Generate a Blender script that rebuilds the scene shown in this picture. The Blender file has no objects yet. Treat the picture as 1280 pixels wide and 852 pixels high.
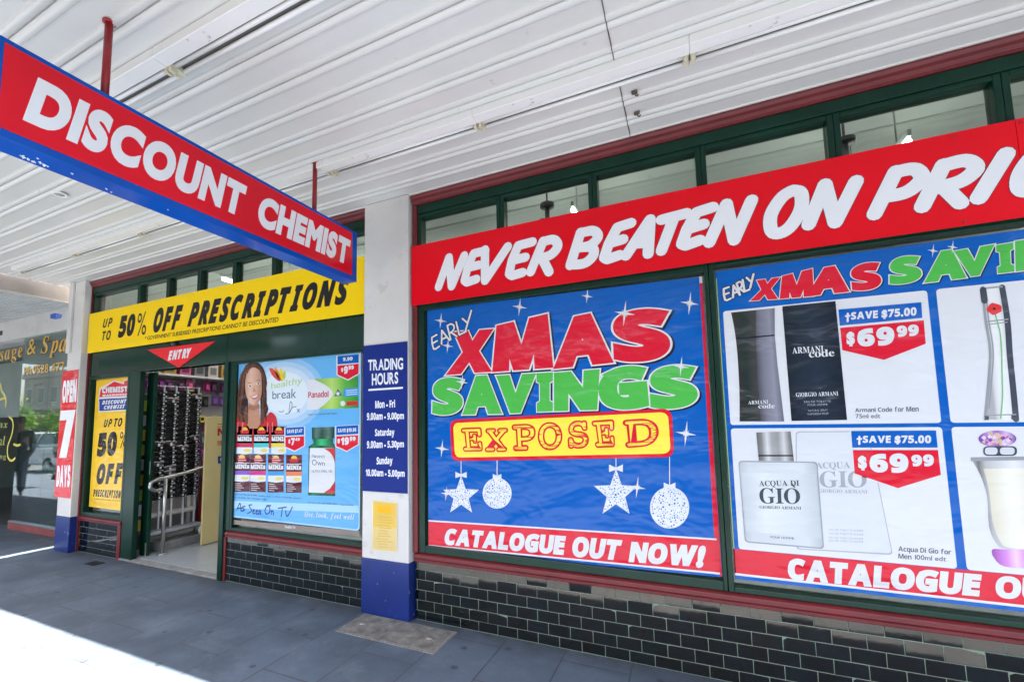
import bpy, bmesh, math, random
from mathutils import Vector, Matrix
from mathutils.geometry import delaunay_2d_cdt
random.seed(7)
rad = math.radians
sc = bpy.context.scene
col = sc.collection

# ------------------------------------------------------------------ camera, sky, sun, exposure
YAW, PIT, ROL = -.434, .091, -.016
FPX, CX, CY = 560.0, 600.5, 475.2
CAM = Vector((0, -3.0366, 1.5))
fw = Vector((math.sin(YAW)*math.cos(PIT), math.cos(YAW)*math.cos(PIT), math.sin(PIT)))
rt0 = Vector((math.cos(YAW), -math.sin(YAW), 0)); up0 = rt0.cross(fw)
rt = rt0*math.cos(ROL)+up0*math.sin(ROL); up = -rt0*math.sin(ROL)+up0*math.cos(ROL)
cd = bpy.data.cameras.new('camera'); cam = bpy.data.objects.new('camera', cd); col.objects.link(cam)
M3 = Matrix((rt, up, -fw)).transposed()
cam.matrix_world = Matrix.Translation(CAM) @ M3.to_4x4()
cd.sensor_fit = 'HORIZONTAL'; cd.sensor_width = 36; cd.lens = FPX/1280*36
cd.shift_x = (640-CX)/1280; cd.shift_y = (CY-426)/1280
cd.clip_start = .05; cd.clip_end = 500
sc.camera = cam
w = bpy.data.worlds.new('World'); sc.world = w; w.use_nodes = True
SUN_EL, SUN_AZ = rad(57.5), rad(182.5)
sky = w.node_tree.nodes.new('ShaderNodeTexSky'); sky.sky_type = 'NISHITA'; sky.sun_disc = False
sky.air_density = 1; sky.dust_density = 3; sky.ozone_density = .6
sky.sun_elevation = SUN_EL; sky.sun_rotation = SUN_AZ
bg = w.node_tree.nodes['Background']; bg.inputs[1].default_value = .08
w.node_tree.links.new(sky.outputs[0], bg.inputs[0])
sl = bpy.data.lights.new('sun', 'SUN'); sl.energy = 5; sl.angle = rad(.5); sl.color = (1, .94, .85)
so = bpy.data.objects.new('sun', sl); col.objects.link(so)
tosun = Vector((math.sin(SUN_AZ)*math.cos(SUN_EL), math.cos(SUN_AZ)*math.cos(SUN_EL), math.sin(SUN_EL)))
so.rotation_euler = tosun.to_track_quat('Z', 'Y').to_euler(); so.location = (0, -10, 20)
sc.view_settings.view_transform = 'Standard'; sc.view_settings.look = 'None'
sc.view_settings.gamma = 1; sc.view_settings.exposure = 3.15

# ------------------------------------------------------------------ projection of photo measures onto real planes
def ray(x, y): return fw + rt*((x-CX)/FPX) - up*((y-CY)/FPX)
def onY(x, y, Y=0): d = ray(x, y); return CAM + d*((Y-CAM.y)/d.y)
def onX(x, y, X): d = ray(x, y); return CAM + d*((X-CAM.x)/d.x)
def onZ(x, y, Z=0): d = ray(x, y); return CAM + d*((Z-CAM.z)/d.z)

# ------------------------------------------------------------------ materials
def lin(c):
    if isinstance(c, str):
        c = [int(c[i:i+2], 16)/255 for i in (0, 2, 4)]
        return tuple(v/12.92 if v <= .04045 else ((v+.055)/1.055)**2.4 for v in c)
    return c
MATS = {}
def mat(name, c, rough=.5, metal=0, spec=.5, var=None, bump=None, coat=0, emit=0, dirt=None):
    if name in MATS: return MATS[name]
    m = bpy.data.materials.new(name); m.use_nodes = True; MATS[name] = m
    nt = m.node_tree; b = nt.nodes['Principled BSDF']; c = lin(c)
    if name == 'black_glazed_tile': b.inputs['Specular Tint'].default_value = (1, .88, .76, 1)
    b.inputs['Base Color'].default_value = (*c, 1); b.inputs['Roughness'].default_value = rough
    b.inputs['Metallic'].default_value = metal; b.inputs['Specular IOR Level'].default_value = spec
    b.inputs['Coat Weight'].default_value = coat; b.inputs['Coat Roughness'].default_value = .08
    if emit: b.inputs['Emission Color'].default_value = (*c, 1); b.inputs['Emission Strength'].default_value = emit
    tc = nt.nodes.new('ShaderNodeTexCoord')
    last = None
    if var:
        n = nt.nodes.new('ShaderNodeTexNoise'); n.inputs['Scale'].default_value = var[0]; n.inputs['Detail'].default_value = 6
        nt.links.new(tc.outputs['Object'], n.inputs['Vector'])
        r = nt.nodes.new('ShaderNodeValToRGB'); e = r.color_ramp.elements
        e[0].position = .3; e[1].position = .7
        k = var[1]; e[0].color = (*[max(0, v*(1-k)) for v in c], 1); e[1].color = (*[min(1, v*(1+k)) for v in c], 1)
        nt.links.new(n.outputs['Fac'], r.inputs[0]); last = r.outputs[0]
    if dirt:      # (scale, threshold, colour, strength)
        n = nt.nodes.new('ShaderNodeTexNoise'); n.inputs['Scale'].default_value = dirt[0]; n.inputs['Detail'].default_value = 8
        n.inputs['Roughness'].default_value = .65
        nt.links.new(tc.outputs['Object'], n.inputs['Vector'])
        r = nt.nodes.new('ShaderNodeMapRange'); r.inputs[1].default_value = dirt[1]; r.inputs[2].default_value = dirt[1]+.06
        r.inputs[4].default_value = dirt[3]
        nt.links.new(n.outputs['Fac'], r.inputs[0])
        mx = nt.nodes.new('ShaderNodeMix'); mx.data_type = 'RGBA'
        nt.links.new(r.outputs[0], mx.inputs['Factor'])
        if last: nt.links.new(last, mx.inputs['A'])
        else: mx.inputs['A'].default_value = (*c, 1)
        mx.inputs['B'].default_value = (*lin(dirt[2]), 1); last = mx.outputs['Result']
    if last: nt.links.new(last, b.inputs['Base Color'])
    if bump:
        n = nt.nodes.new('ShaderNodeTexNoise'); n.inputs['Scale'].default_value = bump[0]; n.inputs['Detail'].default_value = bump[3] if len(bump) > 3 else 3
        if len(bump) > 4: n.inputs['Distortion'].default_value = bump[4]
        nt.links.new(tc.outputs['Object'], n.inputs['Vector'])
        bp = nt.nodes.new('ShaderNodeBump'); bp.inputs['Strength'].default_value = bump[1]; bp.inputs['Distance'].default_value = bump[2]
        nt.links.new(n.outputs['Fac'], bp.inputs['Height']); nt.links.new(bp.outputs[0], b.inputs['Normal'])
        if coat: nt.links.new(bp.outputs[0], b.inputs['Coat Normal'])
    return m
def film(name, c, grad=None):     # printed plastic film, creased and glossy; grad = printed tone change across the sheet
    if 'film_'+name in MATS: return MATS['film_'+name]
    m = mat('film_'+name, c, .2, spec=.25, coat=.14); nt = m.node_tree; b = nt.nodes['Principled BSDF']
    tc = nt.nodes.new('ShaderNodeTexCoord'); hs = []
    for sc_, st, typ in (((2.1, 2.1, .75), 1.0, 'RIDGED_MULTIFRACTAL'), ((1.3, 1.3, 2.6), .8, 'FBM')):
        mp = nt.nodes.new('ShaderNodeMapping'); mp.inputs['Scale'].default_value = sc_; mp.inputs['Rotation'].default_value = (0, .35, 0)
        nt.links.new(tc.outputs['Object'], mp.inputs[0])
        n = nt.nodes.new('ShaderNodeTexNoise'); n.noise_type = typ; n.inputs['Scale'].default_value = 1.6; n.inputs['Detail'].default_value = 3; n.inputs['Distortion'].default_value = .3
        nt.links.new(mp.outputs[0], n.inputs['Vector']); hs.append((n.outputs['Fac'], st))
    ad = nt.nodes.new('ShaderNodeMath'); ad.operation = 'MULTIPLY_ADD'; ad.inputs[1].default_value = .35
    nt.links.new(hs[0][0], ad.inputs[0]); nt.links.new(hs[1][0], ad.inputs[2])
    bp = nt.nodes.new('ShaderNodeBump'); bp.inputs['Strength'].default_value = .6; bp.inputs['Distance'].default_value = .065
    nt.links.new(ad.outputs[0], bp.inputs['Height']); nt.links.new(bp.outputs[0], b.inputs['Normal']); nt.links.new(bp.outputs[0], b.inputs['Coat Normal'])
    if grad:
        stops, x0, x1 = grad; sp = nt.nodes.new('ShaderNodeSeparateXYZ'); nt.links.new(tc.outputs['Object'], sp.inputs[0])
        mr = nt.nodes.new('ShaderNodeMapRange'); mr.inputs[1].default_value = x0; mr.inputs[2].default_value = x1; nt.links.new(sp.outputs[0], mr.inputs[0])
        r = nt.nodes.new('ShaderNodeValToRGB'); e = r.color_ramp.elements
        while len(e) < len(stops): e.new(.5)
        for el, (p, cc) in zip(e, stops): el.position = p; el.color = (*(cc if isinstance(cc, tuple) else (cc, cc, cc)), 1)
        nt.links.new(mr.outputs[0], r.inputs[0]); nt.links.new(r.outputs[0], b.inputs['Base Color'])
    return m
def tone(name, A, pa, pb, stops, org): return film(name, (.5, .5, .5), (stops, A.uv(pa).x-org, A.uv(pb).x-org))
def ink(name, c):      # flat printed board
    return mat('ink_'+name, c, .38, spec=.22, bump=(40, .03, .002))
def glass(name, tint=(.85, .9, .88), ior=1.6, rough=.0):
    if name in MATS: return MATS[name]
    m = bpy.data.materials.new(name); m.use_nodes = True; MATS[name] = m; nt = m.node_tree
    nt.nodes.remove(nt.nodes['Principled BSDF']); o = nt.nodes['Material Output']
    t = nt.nodes.new('ShaderNodeBsdfTransparent'); t.inputs[0].default_value = (*tint, 1)
    g = nt.nodes.new('ShaderNodeBsdfGlossy'); g.inputs['Roughness'].default_value = rough
    f = nt.nodes.new('ShaderNodeFresnel'); ge = nt.nodes.new('ShaderNodeNewGeometry'); mi = nt.nodes.new('ShaderNodeMapRange')   # same reflectance on both faces of the pane
    mi.inputs[3].default_value = ior; mi.inputs[4].default_value = 1/ior; nt.links.new(ge.outputs['Backfacing'], mi.inputs[0]); nt.links.new(mi.outputs[0], f.inputs[0])
    x = nt.nodes.new('ShaderNodeMixShader')
    nt.links.new(f.outputs[0], x.inputs[0]); nt.links.new(t.outputs[0], x.inputs[1]); nt.links.new(g.outputs[0], x.inputs[2])
    nt.links.new(x.outputs[0], o.inputs[0]); return m

WHITE = lambda: mat('white_paint', (.66, .64, .61), .5, var=(2.2, .09), bump=(18, .25, .006, 8), dirt=(6, .61, (.4, .36, .31), .32))
CEIL = lambda: mat('soffit_paint', (.67, .655, .62), .27, var=(1.3, .05), bump=(150, .3, .002, 2), dirt=(9, .66, (.3, .27, .24), .35))
GREEN = lambda: mat('dark_green_paint', (.002, .028, .016), .3, spec=.3, var=(4, .25), bump=(25, .05, .003))
MAROON = lambda: mat('maroon_paint', '6a1f22', .42, var=(5, .15), bump=(30, .08, .003))
BLUEP = lambda: mat('navy_paint', (.008, .026, .17), .35, var=(6, .14), bump=(22, .12, .004), dirt=(16, .64, (.42, .45, .55), .7))
STEEL = lambda: mat('brushed_steel', (.45, .45, .44), .33, 1)
DARK = lambda: mat('dark_fitting', (.03, .03, .035), .45)

# ------------------------------------------------------------------ object helpers
ORG = {}
class MB:
    def __init__(s): s.v = []; s.f = []; s.mi = []; s.ms = []; s.sm = []
    def mid(s, m):
        if m not in s.ms: s.ms.append(m)
        return s.ms.index(m)
    def add(s, vs, fs, m, smooth=False):
        o = len(s.v); s.v += [tuple(v) for v in vs]; k = s.mid(m)
        for f in fs: s.f.append([o+i for i in f]); s.mi.append(k); s.sm.append(smooth)
        return s
    def box(s, x0, x1, y0, y1, z0, z1, m):
        x0, x1 = sorted((x0, x1)); y0, y1 = sorted((y0, y1)); z0, z1 = sorted((z0, z1))
        v = [(x, y, z) for z in (z0, z1) for y in (y0, y1) for x in (x0, x1)]
        return s.add(v, [(0, 2, 3, 1), (4, 5, 7, 6), (0, 1, 5, 4), (2, 6, 7, 3), (0, 4, 6, 2), (1, 3, 7, 5)], m)
    def tube(s, pts, r, m, n=12, cap=True):
        pts = [Vector(p) for p in pts]; vs = []; fs = []
        rs = r if isinstance(r, (list, tuple)) else [r]*len(pts)
        pu = None
        for i, p in enumerate(pts):
            d = (pts[min(i+1, len(pts)-1)]-pts[max(i-1, 0)]).normalized()
            a = Vector((0, 0, 1)) if abs(d.z) < .9 else Vector((1, 0, 0))
            u = d.cross(a).normalized()
            if pu and pu.dot(u) < 0: u = -u
            if pu: u = (pu - d*pu.dot(d)).normalized()
            pu = u; q = d.cross(u)
            vs += [p+(u*math.cos(2*math.pi*k/n)+q*math.sin(2*math.pi*k/n))*rs[i] for k in range(n)]
        for i in range(len(pts)-1):
            for k in range(n): fs.append((i*n+k, i*n+(k+1) % n, (i+1)*n+(k+1) % n, (i+1)*n+k))
        if cap: fs += [tuple(range(n))[::-1], tuple(range((len(pts)-1)*n, len(pts)*n))]
        return s.add(vs, fs, m, True)
    def prism(s, pts, axis, a, b, m):    # polygon (2D) extruded along an axis
        def P(u, v, t): return (t, u, v) if axis == 'x' else (u, t, v) if axis == 'y' else (u, v, t)
        n = len(pts); vs = [P(*p, a) for p in pts]+[P(*p, b) for p in pts]
        fs = [tuple(range(n)), tuple(range(n, 2*n))[::-1]]+[(i, i+n, (i+1) % n+n, (i+1) % n) for i in range(n)]
        return s.add(vs, fs, m)
    def ball(s, c, r, m, n=12, k=8):
        c = Vector(c); r = Vector(r) if not isinstance(r, (int, float)) else Vector((r, r, r)); vs = []; fs = []
        for i in range(k+1):
            t = math.pi*i/k
            for j in range(n):
                a = 2*math.pi*j/n; vs.append((c.x+r.x*math.sin(t)*math.cos(a), c.y+r.y*math.sin(t)*math.sin(a), c.z+r.z*math.cos(t)))
        for i in range(k):
            for j in range(n): fs.append((i*n+j, (i+1)*n+j, (i+1)*n+(j+1) % n, i*n+(j+1) % n))
        return s.add(vs, fs, m, True)
    def build(s, name, parent=None, bevel=0, seg=2):
        org = ORG.get(parent.name, Vector()) if parent else Vector()
        me = bpy.data.meshes.new(name)
        me.from_pydata([Vector(v)-org for v in s.v], [], s.f)
        for m in s.ms: me.materials.append(m)
        me.polygons.foreach_set('material_index', s.mi); me.polygons.foreach_set('use_smooth', s.sm)
        me.update()
        if len(s.v) < 60000:
            bm = bmesh.new(); bm.from_mesh(me); bmesh.ops.recalc_face_normals(bm, faces=bm.faces); bm.to_mesh(me); bm.free()
        o = bpy.data.objects.new(name, me); col.objects.link(o); ORG[o.name] = org
        if parent: o.parent = parent
        if bevel:
            b = o.modifiers.new('bevel', 'BEVEL'); b.width = bevel; b.segments = seg; b.limit_method = 'ANGLE'; b.angle_limit = rad(40)
        return o
def tag(o, label=None, cat=None, group=None, kind=None):
    if label: o['label'] = label
    if cat: o['category'] = cat
    if group: o['group'] = group
    if kind: o['kind'] = kind
    return o
def thing(name, loc, label, cat, group=None):
    o = bpy.data.objects.new(name, None); o.empty_display_size = .1; col.objects.link(o); o.location = loc
    ORG[o.name] = Vector(loc); return tag(o, label, cat, group)
def copy_tree(o, parent=None):
    c = o.copy(); col.objects.link(c); c.parent = parent
    for ch in list(o.children): copy_tree(ch, c)
    return c

# ------------------------------------------------------------------ flat lettering and printing
def _m(s, u, l, d):
    return ''.join(chr(u+ord(c)-65) if 'A' <= c <= 'Z' else chr(l+ord(c)-97) if 'a' <= c <= 'z' else chr(d+ord(c)-48) if '0' <= c <= '9' and d else c for c in s)
KIND = {'gill': lambda s: s, 'bold': lambda s: _m(s, 0x1D5D4, 0x1D5EE, 0x1D7EC), 'ital': lambda s: _m(s, 0x1D63C, 0x1D656, 0x1D7EC),
        'serif': lambda s: _m(s, 0x1D400, 0x1D41A, 0x1D7CE), 'serifi': lambda s: _m(s, 0x1D468, 0x1D482, 0x1D7CE),
        'slab': lambda s: _m(s, 0x1D670, 0x1D68A, 0x1D7F6)}
def union(polys):
    vs = []; fs = []
    for p in polys:
        if sum(a[0]*b[1]-b[0]*a[1] for a, b in zip(p, list(p[1:])+[p[0]])) < 0: p = p[::-1]
        o = len(vs); vs += [Vector((q[0], q[1])) for q in p]; fs.append(list(range(o, o+len(p))))
    r = delaunay_2d_cdt(vs, [], fs, 0, 1e-6)
    return [tuple(v) for v in r[0]], [t for t, src in zip(r[2], r[5]) if src]
GL = {}
def glyph(kind, ch, fat=0):
    key = (kind, ch, fat)
    if key in GL: return GL[key]
    cu = bpy.data.curves.new('g', 'FONT'); cu.body = KIND[kind](ch); cu.resolution_u = 6
    ob = bpy.data.objects.new('g', cu); me = ob.to_mesh()
    vs = [(v.co.x, v.co.y) for v in me.vertices]; fs = [list(p.vertices) for p in me.polygons]
    ob.to_mesh_clear(); bpy.data.objects.remove(ob); bpy.data.curves.remove(cu)
    if fat and vs:
        if kind in ('bold', 'ital') and not ch.isalnum(): fat += .03
        # merge doubles
        mp = {}; idx = []
        for v in vs: idx.append(mp.setdefault((round(v[0], 5), round(v[1], 5)), len(mp)))
        pv = list(mp.keys()); pf = []
        for f in fs:
            t = []
            for i in f:
                if idx[i] not in t: t.append(idx[i])
            if len(t) > 2 and abs(sum(pv[i][0]*pv[j][1]-pv[j][0]*pv[i][1] for i, j in zip(t, t[1:]+t[:1]))) > 1e-5: pf.append(t)
        from collections import Counter
        ec = Counter()
        for f in pf:
            for a, b in zip(f, f[1:]+f[:1]): ec[(min(a, b), max(a, b))] += 1
        nx = {}
        polys = []
        for f in pf:
            pts = [pv[i] for i in f]; polys.append(pts)
            ar = sum(p[0]*q[1]-q[0]*p[1] for p, q in zip(pts, pts[1:]+pts[:1]))
            for a, b in zip(f, f[1:]+f[:1]):
                if ec[(min(a, b), max(a, b))] == 1: nx.setdefault(a if ar > 0 else b, []).append(b if ar > 0 else a)
        nrm = {}
        for a, bs in nx.items():
            for b in bs:
                p, q = Vector(pv[a]), Vector(pv[b]); d = (q-p)
                if d.length < 1e-7: continue
                d.normalize(); n = Vector((d.y, -d.x))*fat
                polys.append([p, q, q+n, p+n]); nrm[(a, b)] = n
        for (a, b), n1 in nrm.items():
            for c in nx.get(b, []):
                n2 = nrm.get((b, c))
                if n2 is None: continue
                q = Vector(pv[b]); s = n1+n2
                if n1.x*n2.y-n1.y*n2.x > 1e-9 and s.length > fat*.7:
                    mi = s*(2*fat*fat/s.length_squared)
                    polys.append([q, q+n1, q+mi, q+n2])
        vs, fs = union(polys)
    GL[key] = (vs, fs); return GL[key]
def capH(kind): vs, _ = glyph(kind, 'H'); return max(v[1] for v in vs)
def layout(s, kind, fat, gap=.06, space=.3):
    vs = []; fs = []; x = 0; ch_ = capH(kind)
    for ch in s:
        if ch == ' ': x += space; continue
        gv, gf = glyph(kind, ch, fat)
        if not gv: continue
        x0 = min(v[0] for v in gv); x1 = max(v[0] for v in gv); o = len(vs)
        vs += [(v[0]-x0+x, (v[1]+fat)/(ch_+2*fat)) for v in gv]; fs += [[o+i for i in f] for f in gf]
        x += x1-x0+gap
    tot = x-gap
    return [(v[0]/tot, v[1]) for v in vs], fs
def Z(ox, oy, sc_, *pts): return [(ox+x/sc_, oy+y/sc_) for x, y in pts]
class Art:
    EPS = .0005
    def __init__(s, axis, c): s.axis = axis; s.c = c
    def uv(s, p):
        q = onY(*p, s.c) if s.axis == 'y' else onX(*p, s.c)
        return Vector((q.x, q.z)) if s.axis == 'y' else Vector((q.y, q.z))
    def P(s, u, layer):
        return (u[0], s.c-layer*s.EPS, u[1]) if s.axis == 'y' else (s.c+layer*s.EPS, u[0], u[1])
    def poly(s, mb, pts, m, layer, px=True):
        mb.add([s.P(s.uv(p) if px else p, layer) for p in pts], [list(range(len(pts)))], m); return s
    def tris(s, mb, vs, fs, m, layer): mb.add([s.P(v, layer) for v in vs], fs, m); return s
    def quadmap(s, q, px):
        tl, tr, br, bl = [s.uv(p) if px else Vector(p) for p in q]
        return lambda u, v: (bl*(1-u)+br*u)*(1-v)+(tl*(1-u)+tr*u)*v
    def text(s, mb, t, q, m, layer, kind='bold', fat=0, px=True, gap=.06, space=.3, bbox=False):
        vs, fs = layout(t, kind, fat, gap, space); f = s.quadmap(q, px)
        if bbox:
            lo = min(v[1] for v in vs); hi = max(v[1] for v in vs); vs = [(a, (b-lo)/(hi-lo)) for a, b in vs]
        return s.tris(mb, [f(*v) for v in vs], fs, m, layer)
    def stroke(s, mb, lines, wid, m, layer, q=None, px=True, cap=10):
        f = s.quadmap(q, px) if q else (lambda u, v: s.uv((u, v)) if px else Vector((u, v)))
        polys = []
        for L in lines:
            P = [f(*p) for p in L]
            for i, p in enumerate(P):
                if cap: polys.append([p+Vector((math.cos(2*math.pi*(k+.3)/cap), math.sin(2*math.pi*(k+.3)/cap)))*wid/2 for k in range(cap)])
                if i:
                    d = P[i]-P[i-1]
                    if d.length < 1e-6: continue
                    d.normalize(); n = Vector((d.y, -d.x))*wid/2*.995
                    polys.append([P[i-1]+n, P[i]+n, P[i]-n, P[i-1]-n])
            if not q: vs, fs = union(polys); s.tris(mb, vs, fs, m, layer+lines.index(L)*.03); polys = []
        if q: vs, fs = union(polys); s.tris(mb, vs, fs, m, layer)
        return s
    def rrect(s, mb, q, r, m, layer, px=True, n=5):
        f = [s.uv(p) if px else Vector(p) for p in q]; out = []
        for i in range(4):
            p, a, b = f[i], f[i-1], f[(i+1) % 4]
            ua = (a-p).normalized()*r; ub = (b-p).normalized()*r
            for k in range(n+1):
                t = k/n; out.append(p+ua*(1-t)**2+ub*t**2)
        return s.poly(mb, out, m, layer, px=False)
def smooth(pts, n=6):
    P = [Vector(p) for p in pts]; out = []
    for i in range(len(P)-1):
        a, b, c, d = P[max(i-1, 0)], P[i], P[i+1], P[min(i+2, len(P)-1)]
        for k in range(n):
            t = k/n
            out.append(.5*((2*b)+(c-a)*t+(2*a-5*b+4*c-d)*t*t+(3*b-a-3*c+d)*t**3))
    return [tuple(p) for p in out]+[tuple(P[-1])]
S3 = smooth([(.92, .84), (.6, 1), (.2, .9), (.12, .7), (.5, .52), (.85, .36), (.8, .1), (.4, 0), (.06, .14)], 4)
BR = {'N': [[(.02, 0), (.02, 1)], [(.02, 1), (.98, 0)], [(.98, 0), (.98, 1)]],
      'E': [[(.95, 1), (.2, .96), (.05, .5), (.08, .08), (.3, 0), (.9, .06)], [(.05, .5), (.8, .54)]],
      'V': [[(0, 1), (.42, 0)], [(.42, 0), (1, 1)]],
      'R': [[(.05, 0), (.12, .98)], smooth([(.12, .96), (.65, 1), (.98, .78), (.75, .52), (.14, .42)], 4), [(.35, .45), (.95, 0)]],
      'B': [[(.05, 0), (.1, .98)], smooth([(.1, .96), (.65, 1), (.95, .8), (.7, .56), (.15, .52)], 4), smooth([(.15, .52), (.8, .5), (1, .26), (.7, .03), (.05, .02)], 4)],
      'A': [[(.03, 0), (.5, 1)], [(.5, 1), (.97, 0)], [(.2, .33), (.8, .33)]],
      'T': [[(0, .95), (1, 1)], [(.52, .97), (.5, 0)]],
      'O': [smooth([(.5, 1), (.2, .85), (.02, .45), (.2, .08), (.5, 0), (.82, .15), (.98, .55), (.8, .92), (.5, 1)], 4)],
      'P': [[(.08, 0), (.12, .98)], smooth([(.12, .96), (.65, 1), (.98, .74), (.7, .45), (.14, .4)], 4)],
      'I': [[(.5, 0), (.5, 1)]],
      'C': [smooth([(.95, .85), (.6, 1), (.2, .85), (.02, .45), (.2, .08), (.6, 0), (.95, .15)], 4)], 'S': [S3],
      'L': [[(.1, 1), (.06, 0), (.95, .03)]], 'Y': [[(0, 1), (.5, .5)], [(1, 1), (.3, 0)]],
      'X': [[(0, 1), (1, 0)], [(1, 1), (0, 0)]], 'D': [[(.08, 0), (.1, 1)], smooth([(.1, 1), (.7, .92), (1, .5), (.7, .06), (.08, 0)], 4)]}

# ------------------------------------------------------------------ ground
def paving_mat():
    m = mat('bluestone_paving', (.16, .17, .185), .62); nt = m.node_tree; b = nt.nodes['Principled BSDF']
    tc = nt.nodes.new('ShaderNodeTexCoord'); mp = nt.nodes.new('ShaderNodeMapping')
    mp.inputs['Rotation'].default_value = (0, 0, rad(90)); mp.inputs['Location'].default_value = (.265, -.02, 0)
    nt.links.new(tc.outputs['Object'], mp.inputs['Vector'])
    br = nt.nodes.new('ShaderNodeTexBrick'); br.inputs['Scale'].default_value = 1
    br.inputs['Brick Width'].default_value = .82; br.inputs['Row Height'].default_value = .415
    br.inputs['Mortar Size'].default_value = .006; br.inputs['Mortar Smooth'].default_value = .6; br.inputs['Bias'].default_value = 0
    br.inputs['Color1'].default_value = (.080, .108, .148, 1); br.inputs['Color2'].default_value = (.096, .128, .172, 1); br.inputs['Mortar'].default_value = (.045, .05, .06, 1)
    nt.links.new(mp.outputs[0], br.inputs['Vector'])
    def noise(s, d=8, r=.6):
        n = nt.nodes.new('ShaderNodeTexNoise'); n.inputs['Scale'].default_value = s; n.inputs['Detail'].default_value = d
        n.inputs['Roughness'].default_value = r; nt.links.new(tc.outputs['Object'], n.inputs['Vector']); return n
    def mr(x, a, b_, c, d):
        r = nt.nodes.new('ShaderNodeMapRange'); nt.links.new(x, r.inputs[0])
        for i, v in enumerate((a, b_, c, d)): r.inputs[i+1].default_value = v
        return r.outputs[0]
    def mix(f, a, bcol, mode='MIX'):
        x = nt.nodes.new('ShaderNodeMix'); x.data_type = 'RGBA'; x.blend_type = mode
        nt.links.new(f, x.inputs['Factor']); nt.links.new(a, x.inputs['A'])
        x.inputs['B'].default_value = (*bcol, 1); return x.outputs['Result']
    c = br.outputs['Color']
    c = mix(mr(noise(1.1).outputs['Fac'], .44, .6, 0, .75), c, (.054, .072, .098))
    c = mix(mr(noise(3.1, 10, .75).outputs['Fac'], .5, .68, 0, .6), c, (.15, .185, .225))
    c = mix(mr(noise(60, 3).outputs['Fac'], .55, .8, 0, .4), c, (.07, .078, .09))
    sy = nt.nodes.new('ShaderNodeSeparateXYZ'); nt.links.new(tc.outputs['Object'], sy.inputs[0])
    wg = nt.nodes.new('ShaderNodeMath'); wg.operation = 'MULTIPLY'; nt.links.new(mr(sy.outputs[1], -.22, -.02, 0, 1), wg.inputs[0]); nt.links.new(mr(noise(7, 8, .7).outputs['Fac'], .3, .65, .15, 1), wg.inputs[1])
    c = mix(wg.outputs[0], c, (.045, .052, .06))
    sw = nt.nodes.new('ShaderNodeMapping'); sw.inputs['Scale'].default_value = (14, 1.6, 1); sw.inputs['Rotation'].default_value = (0, 0, .5); nt.links.new(tc.outputs['Object'], sw.inputs[0])
    sn = noise(1.6, 4, .6); nt.links.new(sw.outputs[0], sn.inputs['Vector'])
    c = mix(mr(sn.outputs['Fac'], .68, .76, 0, .3), c, (.2, .235, .27))
    vo = nt.nodes.new('ShaderNodeTexVoronoi'); vo.voronoi_dimensions = '2D'; vo.inputs['Scale'].default_value = 2.3; nt.links.new(tc.outputs['Object'], vo.inputs['Vector'])
    wn = mr(noise(5).outputs['Fac'], .35, .65, -.02, .06)
    ad = nt.nodes.new('ShaderNodeMath'); nt.links.new(vo.outputs['Distance'], ad.inputs[0]); nt.links.new(wn, ad.inputs[1])
    c = mix(mr(ad.outputs[0], .045, .065, .8, 0), c, (.036, .042, .05))
    nt.links.new(c, b.inputs['Base Color'])
    bp = nt.nodes.new('ShaderNodeBump'); bp.inputs['Strength'].default_value = .35; bp.inputs['Distance'].default_value = .006
    n2 = noise(35, 6); a2 = nt.nodes.new('ShaderNodeMath'); a2.operation = 'MULTIPLY_ADD'
    nt.links.new(br.outputs['Fac'], a2.inputs[0]); a2.inputs[1].default_value = -1.2; nt.links.new(n2.outputs['Fac'], a2.inputs[2])
    nt.links.new(a2.outputs[0], bp.inputs['Height']); nt.links.new(bp.outputs[0], b.inputs['Normal'])
    return m
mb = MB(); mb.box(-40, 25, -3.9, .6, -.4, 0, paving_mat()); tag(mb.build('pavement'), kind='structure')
mb = MB(); mb.box(-40, 25, -4.15, -3.904, -.4, -.004, mat('kerb_stone', (.14, .145, .15), .7, var=(6, .2))); tag(mb.build('kerb', bevel=.015), kind='structure')
mb = MB(); mb.add([(-120, -60, -.14), (80, -60, -.14), (80, 40, -.14), (-120, 40, -.14)], [(0, 1, 2, 3)], mat('asphalt', (.055, .055, .058), .85, var=(3, .25)))
tag(mb.build('road'), kind='structure')
mb = MB()
for k in range(-9, 6): mb.add([(k*4-.9, -9.06, -.136), (k*4+.9, -9.06, -.136), (k*4+.9, -8.94, -.136), (k*4-.9, -8.94, -.136)], [(0, 1, 2, 3)], mat('road_paint', (.75, .75, .72), .6))
tag(mb.build('road_markings'), kind='structure')
mb = MB(); mb.box(-60, 30, -17, -13.5, -.3, 0, mat('concrete_path', (.3, .29, .27), .8, var=(2, .15))); tag(mb.build('footpath', bevel=.01), kind='structure')
# sloping vinyl floor of the shop entrance
mb = MB(); fl = mat('shop_vinyl', (.33, .36, .38), .22, var=(3, .06), bump=(20, .02, .002))
mb.box(-6.95, 2.9, .06, 8, -.3, .03, fl); tag(mb.build('shop_floor'), kind='structure')

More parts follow.
